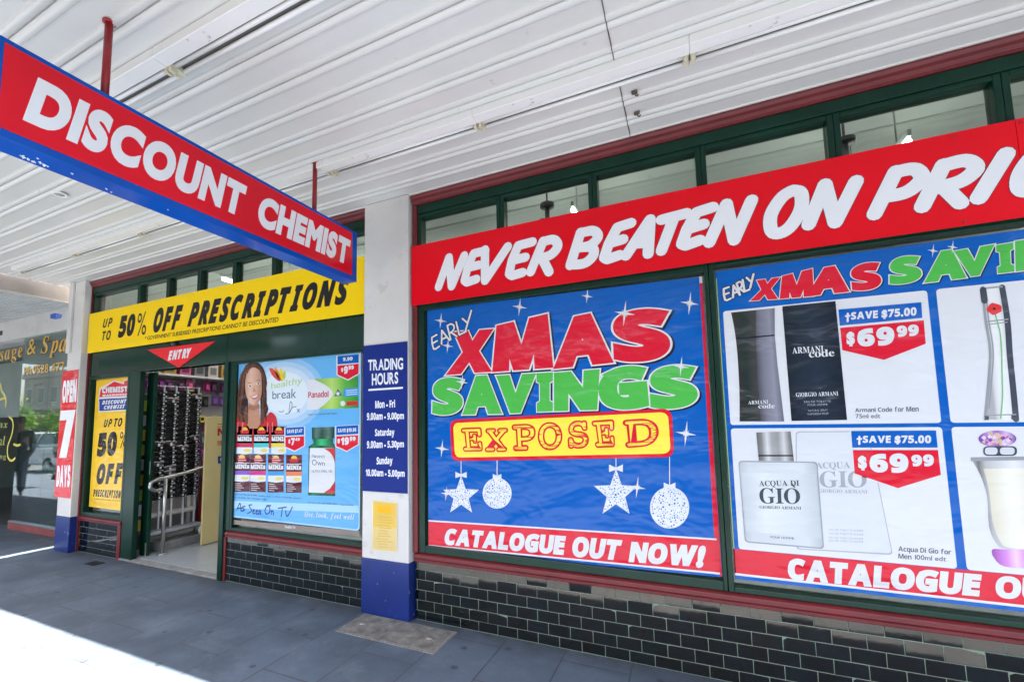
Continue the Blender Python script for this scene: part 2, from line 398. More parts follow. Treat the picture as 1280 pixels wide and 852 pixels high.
# ------------------------------------------------------------------ chemist shop building
shop = thing('chemist_shop', (-2.2, 0, 0), 'old tiled shopfront with dark green frames, maroon trim and white pillars', 'shop')
def P(name, mb, parent=shop, bevel=.004, label=None):
    o = mb.build(name, parent, bevel)
    if label: o['label'] = label
    return o
TILE = mat('black_glazed_tile', (.0008, .005, .008), .05, spec=.8, var=(7, .6), bump=(22, .04, .004))
GROUT = mat('pale_green_grout', (.20, .27, .20), .8)
def plinth(x0, x1, ztop, zrow0=.071):
    rnd = random.Random(int(x0*100)); mb = MB()
    mb.box(x0, x1, -.0021, .12, 0, ztop, GROUT)
    pit = .0755; zs = []; z = zrow0-pit; k = 0
    while z < ztop-.01:
        a, b = max(z, .004), min(z+pit, ztop); off = (k % 2)*.074+.03
        n0 = int((x0-off)/.148)-1
        for i in range(n0, n0+int((x1-x0)/.148)+4):
            p, q = max(x0, off+i*.148), min(x1, off+(i+1)*.148)
            if q-p < .012: continue
            g = .0018; tx = rnd.gauss(0, .0008); tz = rnd.gauss(.0012, .0006)
            xx0, xx1, zz0, zz1 = p+g, q-g, a+g, b-g
            v = []
            for zz, sz in ((zz0, -1), (zz1, 1)):
                for xx, sx in ((xx0, -1), (xx1, 1)):
                    v.append((xx, -.0044+sx*tx*.7+sz*tz*.9, zz)); v.append((xx, .02, zz))
            mb.add(v, [(0, 2, 6, 4), (1, 5, 7, 3), (0, 4, 5, 1), (2, 3, 7, 6), (4, 6, 7, 5), (0, 1, 3, 2)], TILE)
        z += pit; k += 1
    return P('tiled_plinth', mb, bevel=.0016)
plinth(-1.985, 2.32, .432); plinth(-4.165, -2.46, .415); plinth(-6.86, -6.03, .372)
g, r_ = GREEN(), MAROON()
# sills
for x0, x1, z0, z1 in ((-1.985, 2.32, .432, .5), (-4.175, -2.46, .415, .478), (-6.86, -5.965, .372, .43)):
    mb = MB(); mb.prism([(.1, z0), (-.022, z0), (-.022, z0+.022), (-.03, z0+.03), (-.024, z1-.014), (0, z1), (.1, z1)], 'x', x0, x1, r_); P('sill', mb)
for x0, x1, z1 in ((-6.028, -5.966, .37), (-4.196, -4.168, .413)): mb = MB(); mb.box(x0, x1, -.018, .1, 0, z1, r_); P('riser_trim', mb)
# jambs and cornice, painted maroon
for x0, x1, z0 in ((-1.992, -1.95, .502), (2.3, 2.34, .502), (-6.92, -6.862, 0)): mb = MB(); mb.box(x0, x1, -.028, .12, z0, 3.282, r_); P('jamb', mb)
for x0, x1 in ((-1.99, 2.34), (-6.92, -2.46)):
    mb = MB(); mb.prism([(.1, 3.283), (-.03, 3.283), (-.03, 3.3), (-.045, 3.31), (-.045, 3.333), (-.06, 3.345), (-.06, 3.357), (.1, 3.357)], 'x', x0, x1, r_); P('cornice', mb)
def window(name, x0, x1, z0, z1, fw_, yg, glassm, y0=-.012, extra=(), fr=None):
    mb = MB(); d = yg+.05; fr = fr or fw_
    mb.box(x0, x0+fw_, y0, d, z0, z1, g); mb.box(x1-fr, x1, y0, d, z0, z1, g)
    mb.box(x0+fw_, x1-fr, y0, d, z0, z0+fw_, g); mb.box(x0+fw_, x1-fr, y0, d, z1-fw_, z1, g)
    for b in extra: mb.box(*b, g)
    f = P(name, mb)
    gb = MB(); gb.box(x0+fw_-.005, x1-fw_+.005, yg, yg+.006, z0+fw_-.005, z1-fw_+.005, glassm); gb.build('pane', f); return f
GL1 = glass('shop_glass', (.78, .85, .82), 1.55)
ml = [-1.95, -1.217, -.525, .148, .826, 1.51, 2.21, 2.3]
def transoms(xs, zb, zt):
    for a, b in zip(xs[:-1], xs[1:]):
        if b-a > .2: window('transom_window', a+.001, b-.001, zb, zt, .03, .022, GL1)
transoms(ml, 2.452, 3.205)
transoms([-6.86, -5.86, -5.3, -4.75, -4.185, -3.61, -3.05, -2.463], 2.452, 3.205)
mb = MB(); mb.box(-1.948, 2.298, -.02, .12, 3.207, 3.281, g); mb.box(-6.858, -2.463, -.02, .12, 3.207, 3.281, g); P('head_rail', mb)
# display windows
window('display_window', -1.948, .15, .502, 2.45, .055, .03, GL1, fr=.022)
window('display_window', .153, 2.298, .502, 2.45, .03, .03, GL1)
window('display_window', -4.13, -2.465, .48, 2.14, .03, .03, GL1)
window('display_window', -6.858, -5.955, .432, 2.14, .045, .05, GL1)
# green panel over the door, posts of the entrance
mb = MB(); gp = mat('green_panel', (.004, .032, .017), .1, var=(2, .1), bump=(3, .06, .01))
mb.box(-6.858, -4.262, -.004, .1, 2.142, 2.45, gp); mb.box(-4.258, -2.465, -.004, .1, 2.142, 2.45, gp); P('fascia_panel', mb, bevel=.003)
mb = MB(); mb.box(-5.953, onY(170, 600, 0).x, -.012, .045, 0, 2.141, g); P('entrance_post', mb)
mb = MB(); mb.box(-4.262, -4.20, -.03, .12, 0, 2.141, g); mb.box(-4.199, -4.133, -.012, .12, .48, 2.141, g); mb.box(-4.199, -4.197, -.02, .1, .02, .48, g)
P('entrance_post', mb)
mb = MB(); mb.box(-5.80, -4.262, .02, .12, 2.142, 2.2, g); P('door_head', mb)
YD = .12; xa, xb = onY(178.5, 600, YD).x, onY(187, 600, YD).x
dr = MB(); dr.box(xa, xb, YD, YD+.04, .03, 2.14, g)
d_ = P('sliding_door', dr)
mb = MB(); mb.box(xb-.012, xb+.004, YD-.006, YD-.001, .95, 1.1, STEEL()); mb.build('handle', d_, .002)
mb = MB(); mb.box(xb-.03, xb+.002, YD-.005, YD-.001, .03, .18, mat('aluminium', (.6, .6, .6), .35, 1)); mb.build('kick_plate', d_, .002)
mb = MB(); mb.box(-5.96, -4.2, -.03, .062, .0, .022, mat('concrete_step', (.22, .22, .21), .8, var=(9, .25), bump=(30, .3, .004))); P('threshold', mb, bevel=.008)
# pillars: white above, navy foot
for x0, x1, y0, zb in ((-2.452, -2.004, -.07, .425), (-7.2, -6.88, -.1, .42), (2.36, 2.8, -.07, .42)):
    mb = MB(); mb.box(x0, x1, y0, .2, zb, 3.372, WHITE()); p = P('pillar', mb, bevel=.006)
    mb = MB(); mb.box(x0-.004, x1+.004, y0-.004, .2, 0, zb-.001, BLUEP()); mb.build('painted_base', p, .006)
    if x0 < -7:
        mb = MB(); mb.box(x0+.0, x0+.09, y0-.025, y0-.001, 2.45, 3.37, WHITE()); mb.build('cable_cover', p, .004)
# walls, upper storey and interior shell
iw = mat('interior_wall', (.62, .62, .6), .6)
mb = MB(); mb.box(-7.2, 3, .12, .3, 3.36, 7, WHITE()); mb.box(-7.2, 3, -.0, .119, 3.358, 7, WHITE()); P('upper_wall', mb)
mb = MB(); mb.box(-7.2, -6.96, .2, 8, 0, 4.3, iw); mb.box(2.9, 3, .2, 8, 0, 4.3, iw); mb.box(-6.96, 2.9, 7.9, 8, 0, 4.3, iw); P('interior_wall', mb)
mb = MB(); mb.box(-6.96, 2.9, .3, 7.9, 4.0, 4.1, mat('interior_ceiling', (.6, .62, .6), .6))
for k in range(12): mb.box(-6.96, 2.9, .6+k*.6, .64+k*.6, 3.985, 4.0, mat('interior_batten', (.5, .52, .5), .6))
P('interior_ceiling', mb)
mb = MB(); mb.box(-7.2, 3, .3, 8, 6.5, 6.6, iw); P('roof', mb)

# ------------------------------------------------------------------ awning over the pavement
awn = thing('awning', (-2.2, -1.6, 3.37), 'white ribbed metal street awning with a seam above the large windows', 'awning')
PITCH, GR = .196, -.403
def soffit(x0, x1, dz):
    prof = []
    k = -20
    ys = []
    g0 = GR+PITCH*2
    while g0 > -3.3:
        for t in range(0, 9):      # two convex bands either side of a groove
            u = t/8; ys.append((g0+.046-.043*u, -.013*math.sin(math.pi*min(1, u*.9+.1))**.7 if t else 0))
        ys.append((g0+.0028, .010)); ys.append((g0-.0028, .010))
        for t in range(0, 9):
            u = 1-t/8; ys.append((g0-.046+.043*u, -.013*math.sin(math.pi*min(1, u*.9+.1))**.7 if t < 8 else 0))
        g0 -= PITCH
    ys = [p for p in ys if -3.22 < p[0] < .0]
    vs = []; n = len(ys)
    for x in (x0, x1): vs += [(x, y, 3.375+z+dz) for y, z in ys]
    mb = MB(); mb.add(vs, [(i, i+1, n+i+1, n+i) for i in range(n-1)], CEIL())
    o = mb.build('soffit_sheet', awn); so_ = o.modifiers.new('thickness', 'SOLIDIFY'); so_.thickness = .002; so_.offset = 1
    return o
for a, b, dz in ((-7.46, -4.1, 0), (-4.099, -.262, .0006), (-.257, 3.6, 0)): soffit(a, b, dz)
mb = MB(); mb.box(-7.46, 3.6, -3.24, -3.2, 3.2, 3.62, mat('fascia_paint', (.7, .7, .68), .5)); mb.build('fascia', awn, .004)
mb = MB(); mb.box(-7.46, 3.6, -3.2, -.001, 3.45, 3.47, mat('roof_iron', (.5, .5, .5), .5)); mb.build('roof_sheet', awn)
mb = MB(); mb.box(-7.46, 3.6, -.03, -.001, 3.36, 3.371, CEIL()); mb.build('edge_flashing', awn)
mb = MB()
rnd = random.Random(3); pts = []
mb.tube([(-.2595+rnd.uniform(-.003, .003), -3.2+i*.1, 3.373-rnd.uniform(0, .004)) for i in range(32)], .0024, mat('sealant', (.12, .1, .09), .8), 6)
mb.build('seam', awn)

# fluorescent battens under the awning
def batten(x0, y, label, group):
    lx = 1.1825; t = thing('fluorescent_light', (x0, y, 3.36), label, 'light fitting', group)
    wp = mat('white_enamel', (.82, .81, .78), .3, dirt=(18, .66, (.3, .27, .22), .6))
    mb = MB(); mb.box(x0, x0+lx, y-.085, y-.012, 3.32, 3.372, wp); mb.build('tray', t, .004)
    mb = MB(); mb.box(x0, x0+lx, y-.0115, y+.074, 3.352, 3.373, mat('shaded_backing', (.14, .135, .125), .7)); mb.build('backing', t)  # dark strip painted in as the shade between the tubes
    for dy in (.012, .058):
        mb = MB(); mb.tube([(x0+.03, y+dy, 3.335), (x0+lx-.03, y+dy, 3.335)], .0125, mat('opal_tube', (.8, .79, .76), .2), 14); mb.build('tube', t)
    for xa in (x0+.002, x0+lx-.03):
        mb = MB(); m_ = mat('aged_lampholder', (.62, .57, .42), .5, dirt=(40, .6, (.05, .3, .12), .8))
        mb.box(xa, xa+.028, y-.03, y+.072, 3.322, 3.35, m_); mb.box(xa+.004, xa+.022, y-.01, y+.02, 3.3, 3.322, m_); mb.build('lamp_holder', t, .003)
    return t
bl = [.096+1.183*(k-6) for k in range(8)]
ords = ['white twin tube light at the far left end of the inner row', 'white twin tube light second from the left in the inner row', 'white twin tube light third from the left in the inner row',
        'white twin tube light behind the lower right of the hanging sign', 'white twin tube light from the right red rod to the pillar head', 'white twin tube light left of the seam in the inner row',
        'white twin tube light crossing the awning seam in the inner row', 'white twin tube light at the upper right of the inner row', 'white twin tube light beyond the right edge in the inner row']
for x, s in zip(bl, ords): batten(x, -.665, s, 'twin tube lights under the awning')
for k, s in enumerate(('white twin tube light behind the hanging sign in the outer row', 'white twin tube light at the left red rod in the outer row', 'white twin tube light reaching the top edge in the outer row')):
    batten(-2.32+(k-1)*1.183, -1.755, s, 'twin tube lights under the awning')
c = onZ(75, 243, 3.362)
t = thing('downlight', c, 'small round white recessed downlight in the soffit under the left of the hanging sign', 'light fitting')
mb = MB()
for i, (ra, rb) in enumerate(((.05, .032),)):
    n = 24; vs = [(c.x+q*math.cos(2*math.pi*k/n), c.y+q*math.sin(2*math.pi*k/n), z) for q, z in ((ra, 3.364), (ra*.96, 3.356), (rb, 3.357), (rb, 3.368)) for k in range(n)]
    mb.add(vs, [(j*n+k, j*n+(k+1) % n, (j+1)*n+(k+1) % n, (j+1)*n+k) for j in range(3) for k in range(n)], mat('white_enamel', 'ffffff'), True)
mb.build('trim_ring', t)
mb = MB(); mb.tube([(c.x, c.y, 3.368), (c.x, c.y, 3.36)], .03, mat('lamp_face', (.35, .33, .3), .2), 20); mb.build('lamp', t)
for (px_, py_), s in (((793, 115), 'dark rusty hook beside the awning seam, nearer the tube lights'), ((796, 141), 'small rusty hook beside the awning seam, nearer the red banner')):
    c = onZ(px_, py_, 3.365); mb = MB(); m_ = mat('rusty_metal', (.12, .09, .07), .7, var=(60, .4))
    mb.box(c.x-.016, c.x+.016, c.y-.01, c.y+.01, 3.356, 3.368, m_); mb.tube([(c.x, c.y, 3.358), (c.x+.004, c.y, 3.345), (c.x+.014, c.y+.006, 3.34), (c.x+.02, c.y+.006, 3.348)], .005, m_, 8)
    tag(mb.build('ceiling_hook'), s, 'hook')

# ------------------------------------------------------------------ hanging sign
BLUE = mat('sign_blue', (.002, .075, .40), .16, spec=.22, var=(2, .15), dirt=(15, .69, (.6, .64, .7), .85), bump=(8, .04, .004)); RED = mat('sign_red', (.68, .004, .018), .3, spec=.25, var=(1.2, .1), bump=(5, .05, .004), dirt=(22, .7, (.3, .02, .03), .5))
LET = ink('lettering_white', (.78, .79, .82))
t = thing('hanging_sign', (-2.33, -1.4, 2.6), 'long red sign in a blue frame hung under the awning by two red rods', 'sign')
mb = MB(); mb.box(-2.40, -2.272, -2.40, -.372, 2.583, 2.975, BLUE); mb.build('sign_box', t, .004)
A = Art('x', -2.27)
mb = MB(); A.poly(mb, [(-2.362, 2.953), (-.432, 2.953), (-.432, 2.618), (-2.362, 2.618)], RED, 0, px=False); mb.build('sign_face', t)
rnd = random.Random(9)
for px_, py_, r0 in ((29, 196, 3.6), (35, 199, 2.2), (42, 202, 3), (50, 203, 2.4), (55, 206, 3.2), (47, 198, 1.6), (60, 208, 1.4), (90, 217, 1.6), (133, 236, 1.8), (139, 240, 1.2), (210, 262, 1), (25, 200, 1.3)):
    pts = []
    for i in range(11):
        rr = r0*rnd.uniform(.45, 1.15); c = onZ(px_+rr*1.3*math.cos(i*.571), py_+rr*.75*math.sin(i*.571)+rr*.5*math.cos(i*.571), 2.583); pts.append((c.x, c.y))
    mb = MB(); mb.add([(x, y, 2.5824) for x, y in pts], [list(range(11))], mat('bare_sign_metal', (.62, .64, .67), .5, var=(90, .3))); mb.build('paint_chip', t)
mb = MB(); k = .155
A.text(mb, 'DISCOUNT', [(-2.262, 2.885), (-1.333, 2.885), (-1.333-.035, 2.684), (-2.262-.035, 2.684)], LET, 1, 'gill', .066, px=False, gap=.045)
A.text(mb, 'CHEMIST', [(-1.235, 2.885), (-.447, 2.885), (-.447-.035, 2.684), (-1.235-.035, 2.684)], LET, 1, 'gill', .064, px=False, gap=.04)
mb.build('lettering', t)
for y, s in ((-2.01, .016), (-.744, .016)):
    mb = MB(); rr = mat('red_rod_paint', '9a1c22', .4, var=(12, .3), dirt=(16, .68, (.25, .2, .18), .8))
    mb.tube([(-2.345, y, 2.97), (-2.345, y, 3.37)], s, rr, 14); mb.tube([(-2.345, y, 3.364), (-2.345, y, 3.371)], .026, rr, 14); mb.build('hanging_rod', t)

# ------------------------------------------------------------------ flat signs on the shopfront
Wt = ink('lettering_white', (.78, .79, .82))
BLK = ink('lettering_black', (.015, .015, .018))
def board(parent, name, A, u0, u1, z0, z1, m, th=.012):
    mb = MB(); mb.box(u0, u1, A.c+.0003, A.c+th, z0, z1, m); return mb.build(name, parent, .0015)
class words:
    def __init__(k, A, parent, m, name='lettering'): k.A, k.parent, k.m, k.name, k.mb = A, parent, m, name, MB()
    def t(k, s, q, layer=1, kind='bold', fat=0, **kw):
        mb = MB(); k.A.text(mb, s, q, k.m, layer, kind, fat, **kw); mb.build(k.name, k.parent)
    def done(k):
        if k.mb.v: k.mb.build(k.name, k.parent)
# red slogan banner, two sheets
A = Art('y', -.045); t = thing('banner_sign', (.17, -.045, 2.44), 'long red banner with white brush capitals running above the big poster windows', 'banner')
ban = mat('banner_red', (.74, .002, .012), .27, spec=.22, var=(1.1, .08), bump=(3, .06, .006), dirt=(25, .7, (.35, .02, .03), .5))
board(t, 'sheet', A, -1.99, 1.522, 2.437, 2.93, ban); board(t, 'sheet', A, 1.524, 2.33, 2.437, 2.93, ban)
q1 = lambda *p: Z(520, 230, 5.0125, *p); q2 = lambda *p: Z(740, 160, 4.571, *p); q3 = lambda *p: Z(960, 0, 2.84, *p)
for i, (ch, q) in enumerate((('N', q1((205, 460), (305, 448), (225, 640), (140, 645))), ('E', q1((345, 430), (440, 418), (385, 605), (293, 620))),
              ('V', q1((432, 412), (575, 392), (515, 600), (375, 608))), ('E', q1((620, 382), (735, 362), (675, 565), (572, 578))),
              ('R', q1((785, 355), (905, 345), (840, 550), (712, 550))), ('B', q1((1020, 300), (1160, 290), (1095, 500), (960, 510))),
              ('E', q2((128, 565), (228, 542), (165, 735), (55, 757))), ('A', q2((270, 530), (395, 515), (325, 718), (190, 730))),
              ('T', q2((400, 515), (540, 488), (470, 690), (325, 712))), ('E', q2((577, 480), (695, 452), (625, 650), (497, 680))),
              ('N', q2((765, 435), (915, 412), (815, 640), (667, 655))), ('O', q2((1060, 365), (1235, 350), (1150, 600), (985, 605))),
              ('N', q3((200, 655), (315, 643), (240, 790), (142, 798))), ('P', q3((440, 607), (565, 597), (500, 745), (367, 762))),
              ('R', q3((607, 585), (755, 562), (690, 720), (540, 735))), ('I', q3((830, 548), (860, 545), (770, 702), (725, 705))),
              ('C', q3((925, 540), (1045, 520), (990, 660), (868, 690))))):
    d = .069; mb = MB(); rim = MB()
    A.stroke(mb, BR[ch], d, Wt, 3+(i % 2)*.5, q); A.stroke(rim, BR[ch], d+.007, ink('dark_red_rim', (.22, .01, .015)), 1+(i % 2)*.5, q)
    mb.build('lettering', t); rim.build('lettering_rim', t)
for ch, u in (('E', 1.74), ('S', 1.98)):
    q = [(u+.1, 2.815), (u+.24, 2.815), (u+.13, 2.555), (u-.01, 2.555)]
    mb = MB(); rim = MB(); A.stroke(mb, BR[ch], .063, Wt, 3, q, px=False); A.stroke(rim, BR[ch], .07, MATS['ink_dark_red_rim'], 1, q, px=False)
    mb.build('lettering', t); rim.build('lettering_rim', t)
for x in (-1.9, -1.1, -.3, .5, 1.3, 1.54, 2.25):
    for z in (2.46, 2.905): mb = MB(); mb.tube([(x, -.048, z), (x, -.044, z)], .006, mat('screw_head', (.3, .02, .02), .4), 8); mb.build('screw', t)

# yellow prescriptions banner
t = thing('banner_sign', (-4.7, -.045, 2.43), 'long yellow banner with black slanted capitals above the shop entrance', 'banner')
yl = ink('banner_yellow', 'ffd500'); board(t, 'sheet', A, -6.86, -4.02, 2.433, 2.938, yl); board(t, 'sheet', A, -4.018, -2.465, 2.433, 2.938, yl)
k = words(A, t, BLK); q = lambda *p: Z(90, 280, 3.368, *p)
k.t('UP', q((133, 400), (172, 393), (168, 431), (129, 437)), kind='ital', fat=.012); k.t('TO', q((129, 452), (165, 446), (162, 486), (126, 490)), kind='ital', fat=.012)
k.t('50', q((207, 387), (272, 376), (258, 468), (192, 479)), kind='ital', fat=.05); k.t('%', q((278, 374), (316, 363), (311, 463), (272, 470)), kind='ital', fat=-0.0)
k.t('OFF', q((352, 356), (470, 338), (452, 440), (338, 458)), kind='ital', fat=.05)
k.t('PRESCRIPTIONS', q((502, 332), (1175, 220), (1158, 334), (484, 433)), kind='ital', fat=.05, gap=.07)
k.t('* GOVERNMENT SUBSIDISED PRESCRIPTIONS CANNOT BE DISCOUNTED', q((308, 473), (871, 391), (868, 411), (305, 489)), kind='gill', fat=.012)
k.done()
# entry triangle
A = Art('y', -.02); t = thing('entry_sign', (-5.1, -.02, 2.15), 'red downward triangle with white entry lettering over the doorway', 'sign')
q = lambda *p: Z(90, 300, 4.26, *p); tri = [A.uv(p) for p in q((400, 584), (758, 538), (565, 678))]
mb = MB(); mb.prism([tuple(p) for p in tri], 'y', -.0197, -.006, ink('entry_red', 'ea2b32')); mb.build('panel', t, .001)
k = words(A, t, Wt); k.t('ENTRY', q((516, 590), (637, 573), (631, 624), (510, 641)), kind='ital', fat=.045); k.done()
mb = MB(); mb.ball((-5.12, -.02, 2.405), .03, DARK()); tag(mb.build('door_sensor'), 'small dark sensor above the red entry triangle', 'sensor')

# trading hours board and yellow notice on the middle pillar
A = Art('y', -.082); t = thing('trading_hours_sign', (-2.23, -.08, .95), 'dark blue trading hours board with white text on the middle pillar', 'sign')
board(t, 'panel', A, -2.446, -2.01, .953, 2.143, ink('hours_blue', '122a7c'), .011)
k = words(A, t, Wt); q = lambda *p: Z(430, 400, 3.87, *p)
for s, kk, f, c in (('TRADING', 'gill', .03, ((117, 192), (286, 181), (286, 238), (117, 244))), ('HOURS', 'gill', .03, ((135, 259), (262, 250), (262, 306), (135, 315))),
                 ('Mon - Fri', 'bold', .02, ((151, 390), (247, 386), (247, 421), (151, 426))), ('9.00am - 9.00pm', 'bold', .02, ((111, 448), (290, 446), (290, 478), (111, 483))),
                 ('Saturday', 'bold', .02, ((150, 527), (244, 525), (244, 557), (150, 560))), ('9.00am - 5.30pm', 'bold', .02, ((111, 584), (290, 583), (290, 614), (111, 619))),
                 ('Sunday', 'bold', .02, ((158, 662), (235, 662), (235, 694), (158, 697))), ('10.00am - 5.00pm', 'bold', .02, ((105, 720), (293, 725), (293, 757), (105, 753)))):
    k.t(s, q(*c), kind=kk, fat=f)
A.poly(k.mb, q((118, 333), (285, 322), (285, 331), (118, 342)), Wt, 1); k.done()
A = Art('y', -.0745); t = thing('paper_notice', (-2.22, -.074, .49), 'faded yellow paper notice taped low on the middle pillar', 'notice')
q = lambda *p: Z(430, 600, 3.553, *p)
mb = MB(); A.poly(mb, q((124, 87), (238, 97), (235, 320), (122, 308)), mat('tape_film', (.75, .66, .4), .15, var=(6, .1)), 0)
A.poly(mb, q((130, 92), (234, 101), (231, 314), (128, 304)), mat('paper_yellow', (.72, .55, .22), .7, var=(5, .08)), 1); mb.build('sheet', t)
mb = MB(); A.poly(mb, q((148, 108), (212, 114), (211, 148), (147, 142)), mat('print_amber', 'f0b400', .6), 2)
A.poly(mb, q((130, 92), (234, 101), (233, 212), (129, 205)), mat('paper_gold', (.74, .50, .10), .7, var=(5, .08)), 1.4); mb.build('stamp', t)
k = words(A, t, mat('print_ochre', (.62, .40, .05), .6)); rn = random.Random(5)
for i in range(12):
    y = 160+i*12; a = 145+rn.random()*10; b = 190+rn.random()*30
    A.poly(k.mb, q((a, y), (b, y+4), (b, y+7), (a, y+3)), mat('print_ochre', 'ffffff'), 2.5)
k.mb.build('printed_lines', t)

# open seven days banner on the left pillar
A = Art('y', -.106); t = thing('open_sign', (-7.07, -.1, .65), 'tall red open seven days banner on the left pillar', 'sign')
board(t, 'panel', A, -7.275, -6.895, .645, 2.225, film('open_red', (.70, .010, .02)), .0055)
k = words(A, t, Wt); a = lambda *p: Z(0, 320, 4.26, *p); b = lambda *p: Z(0, 500, 4.26, *p)
k.t('OPEN', a((336, 664), (411, 655), (405, 775), (330, 781)), fat=.05); k.t('DAYS', b((306, 348), (375, 344), (372, 462), (299, 460)), fat=.05)
A.poly(k.mb, b((323, 56), (403, 51), (396, 84), (353, 306), (315, 306), (355, 104), (318, 108)), Wt, 1); k.done()

# ------------------------------------------------------------------ window posters
PB = lambda: film('poster_blue', (.001, .105, .44)); PR = lambda: film('poster_red', (.68, .012, .035)); PW = lambda: film('poster_white', (.68, .69, .71))
PG = lambda: film('poster_green', '4fb64c'); PY = lambda: film('poster_yellow', 'f4e04a'); PK = lambda: film('poster_black', (.012, .016, .03))
def comic(parent, A, letters, fillm, lay=3):
    """heavy capitals, each in its own box, with a white rim and a dark drop edge"""
    for i, (ch, q) in enumerate(letters):
        f, o, d = MB(), MB(), MB(); e = (i % 2)*.4
        vs, fs = glyph('bold', ch, .06); mx = max(v[0] for v in vs); mn = min(v[0] for v in vs); my = min(v[1] for v in vs); My = max(v[1] for v in vs)
        F = A.quadmap(q, True)
        T = lambda v: F((v[0]-mn)/(mx-mn), (v[1]-my)/(My-my))
        A.tris(f, [T(v) for v in vs], fs, fillm, lay+1+e)
        hgt = (F(0, 1)-F(0, 0)).length
        for mbx, fat, m, l, off in ((o, .083, PW(), lay, 0), (d, .09, PK(), lay-1.5, .03)):
            v2, f2 = glyph('bold', ch, fat); A.tris(mbx, [T(v)+Vector((off, -off*.9))*hgt*.9 for v in v2], f2, m, l+e)
        f.build('headline_letter', parent); o.build('letter_rim', parent); d.build('letter_shadow', parent)
def early(parent, A, quads, wd):
    for i, (ch, q) in enumerate(zip('EARLY', quads)):
        mb, sh = MB(), MB(); e = (i % 2)*.4
        A.stroke(sh, BR[ch], wd*1.8, PK(), 5.2+e, q, cap=8); A.stroke(mb, BR[ch], wd, PW(), 6.2+e, q, cap=8)
        mb.build('handwritten_letter', parent); sh.build('letter_shadow', parent)
def sparkle(mb, A, c, r, m, lay=5):
    cx, cy = c; pts = []
    for i in range(8):
        a = i*math.pi/4+.12; rr = r*(1 if i % 2 == 0 else .16); pts.append((cx+rr*math.cos(a), cy+rr*math.sin(a)*1.25))
    A.poly(mb, pts, m, lay)
    a0 = [(cx+r*.45*math.cos(i*math.pi/4+.9)*(1 if i % 2 == 0 else .2), cy+r*.45*math.sin(i*math.pi/4+.9)*(1 if i % 2 == 0 else .2)) for i in range(8)]
    A.poly(mb, a0, m, lay+.4)
A = Art('y', .012)
# --- first poster
t = thing('window_poster', (-.88, .012, .55), 'blue sale poster with red and green headline and silver ornaments, beside the middle pillar', 'poster')
mb = MB(); A.poly(mb, [(534, 387), (877.5, 345.5), (903, 720.5), (535.6, 681.5)], PB(), 0); mb.build('sheet', t)
q = lambda *p: Z(520, 340, 3.2, *p); s_ = lambda *p: Z(520, 540, 3.2, *p)
mb = MB(); A.poly(mb, [(874.5, 354), (877.6, 353.5), (902.5, 720), (895.5, 718.5)], PR(), 1)
A.poly(mb, s_((50, 354), (1203, 430), (1215, 560), (50, 452)), PR(), 1.2); mb.build('red_band', t)
mb = MB(); A.poly(mb, s_((50, 350), (1202, 424), (1203, 431), (50, 356)), PW(), 2); mb.build('border_line', t); mb = MB(); A.poly(mb, s_((50, 449), (1216, 560), (1216, 568), (50, 454)), PW(), 2)
mb.build('border_line', t); mb = MB(); A.poly(mb, s_((400, 494), (1216, 568), (1216, 578), (560, 515)), PB(), 1.6); mb.build('border_line', t); mb = MB(); A.poly(mb, [(874, 346), (877.5, 345.6), (877.9, 353.5), (874.5, 354)], PW(), 2); mb.build('border_line', t)
comic(t, A, [('X', q((150, 240), (316, 226), (305, 398), (118, 412))), ('M', q((322, 214), (527, 166), (550, 382), (305, 400))), ('A', q((560, 192), (775, 148), (792, 362), (548, 388))), ('S', q((782, 160), (1012, 136), (1028, 352), (792, 364)))], PR())
t2 = [('S', q((68, 425), (192, 418), (190, 566), (65, 574))), ('A', q((192, 418), (335, 408), (345, 566), (185, 570))), ('V', q((320, 414), (482, 404), (468, 560), (330, 567))), ('I', q((482, 404), (548, 400), (548, 556), (484, 558))),
      ('N', q((552, 402), (735, 388), (725, 550), (552, 556))), ('G', q((730, 386), (922, 368), (940, 546), (730, 553))), ('S', q((932, 382), (1118, 364), (1138, 538), (938, 552)))]
comic(t, A, t2, PG())
early(t, A, [q((58, 262), (85, 250), (98, 298), (70, 312)), q((90, 240), (118, 226), (136, 272), (102, 288)), q((122, 214), (150, 204), (165, 256), (138, 270)), q((160, 200), (175, 194), (203, 238), (172, 252)), q((186, 186), (222, 154), (214, 226), (192, 238))], .015)
ex = [(562.5, 524.5), (839.5, 510), (843, 571), (565, 576)]; ei = [(566.5, 528.5), (835, 514.5), (838.5, 566.5), (569, 571.5)]
mb = MB(); A.rrect(mb, ex, .06, PR(), 5.5); mb.build('panel_border', t); mb = MB(); A.rrect(mb, ei, .05, PY(), 6.5); mb.build('yellow_panel', t)
z5 = lambda *p: Z(560, 500, 4.258, *p)
mb, m2 = MB(), MB()
for ch, qq in (('E', z5((68, 147), (180, 142), (188, 272), (82, 274))), ('X', z5((197, 148), (325, 145), (315, 275), (197, 277))), ('P', z5((338, 128), (468, 122), (468, 268), (348, 272))), ('O', z5((478, 118), (610, 120), (610, 262), (478, 264))),
               ('S', z5((637, 112), (748, 108), (752, 255), (637, 254))), ('E', z5((762, 108), (885, 100), (890, 250), (786, 254))), ('D', [(778, 524.5), (823, 521.5), (824, 556.5), (782, 560)])):
    vs, fs = glyph('slab', ch, .042); mn = min(v[0] for v in vs); mx = max(v[0] for v in vs); F = A.quadmap(qq, True)
    T = lambda v: F((v[0]-mn)/(mx-mn), (v[1]+.042)/(capH('slab')+.084))
    A.tris(mb, [T(v) for v in vs], fs, PR(), 7.5)
    v2, f2 = glyph('slab', ch, 0); rr = random.Random(ord(ch)); keep = [f for f in f2 if rr.random() < .75]
    A.tris(m2, [T((v[0], v[1])) for v in v2], keep, PY(), 8.5)
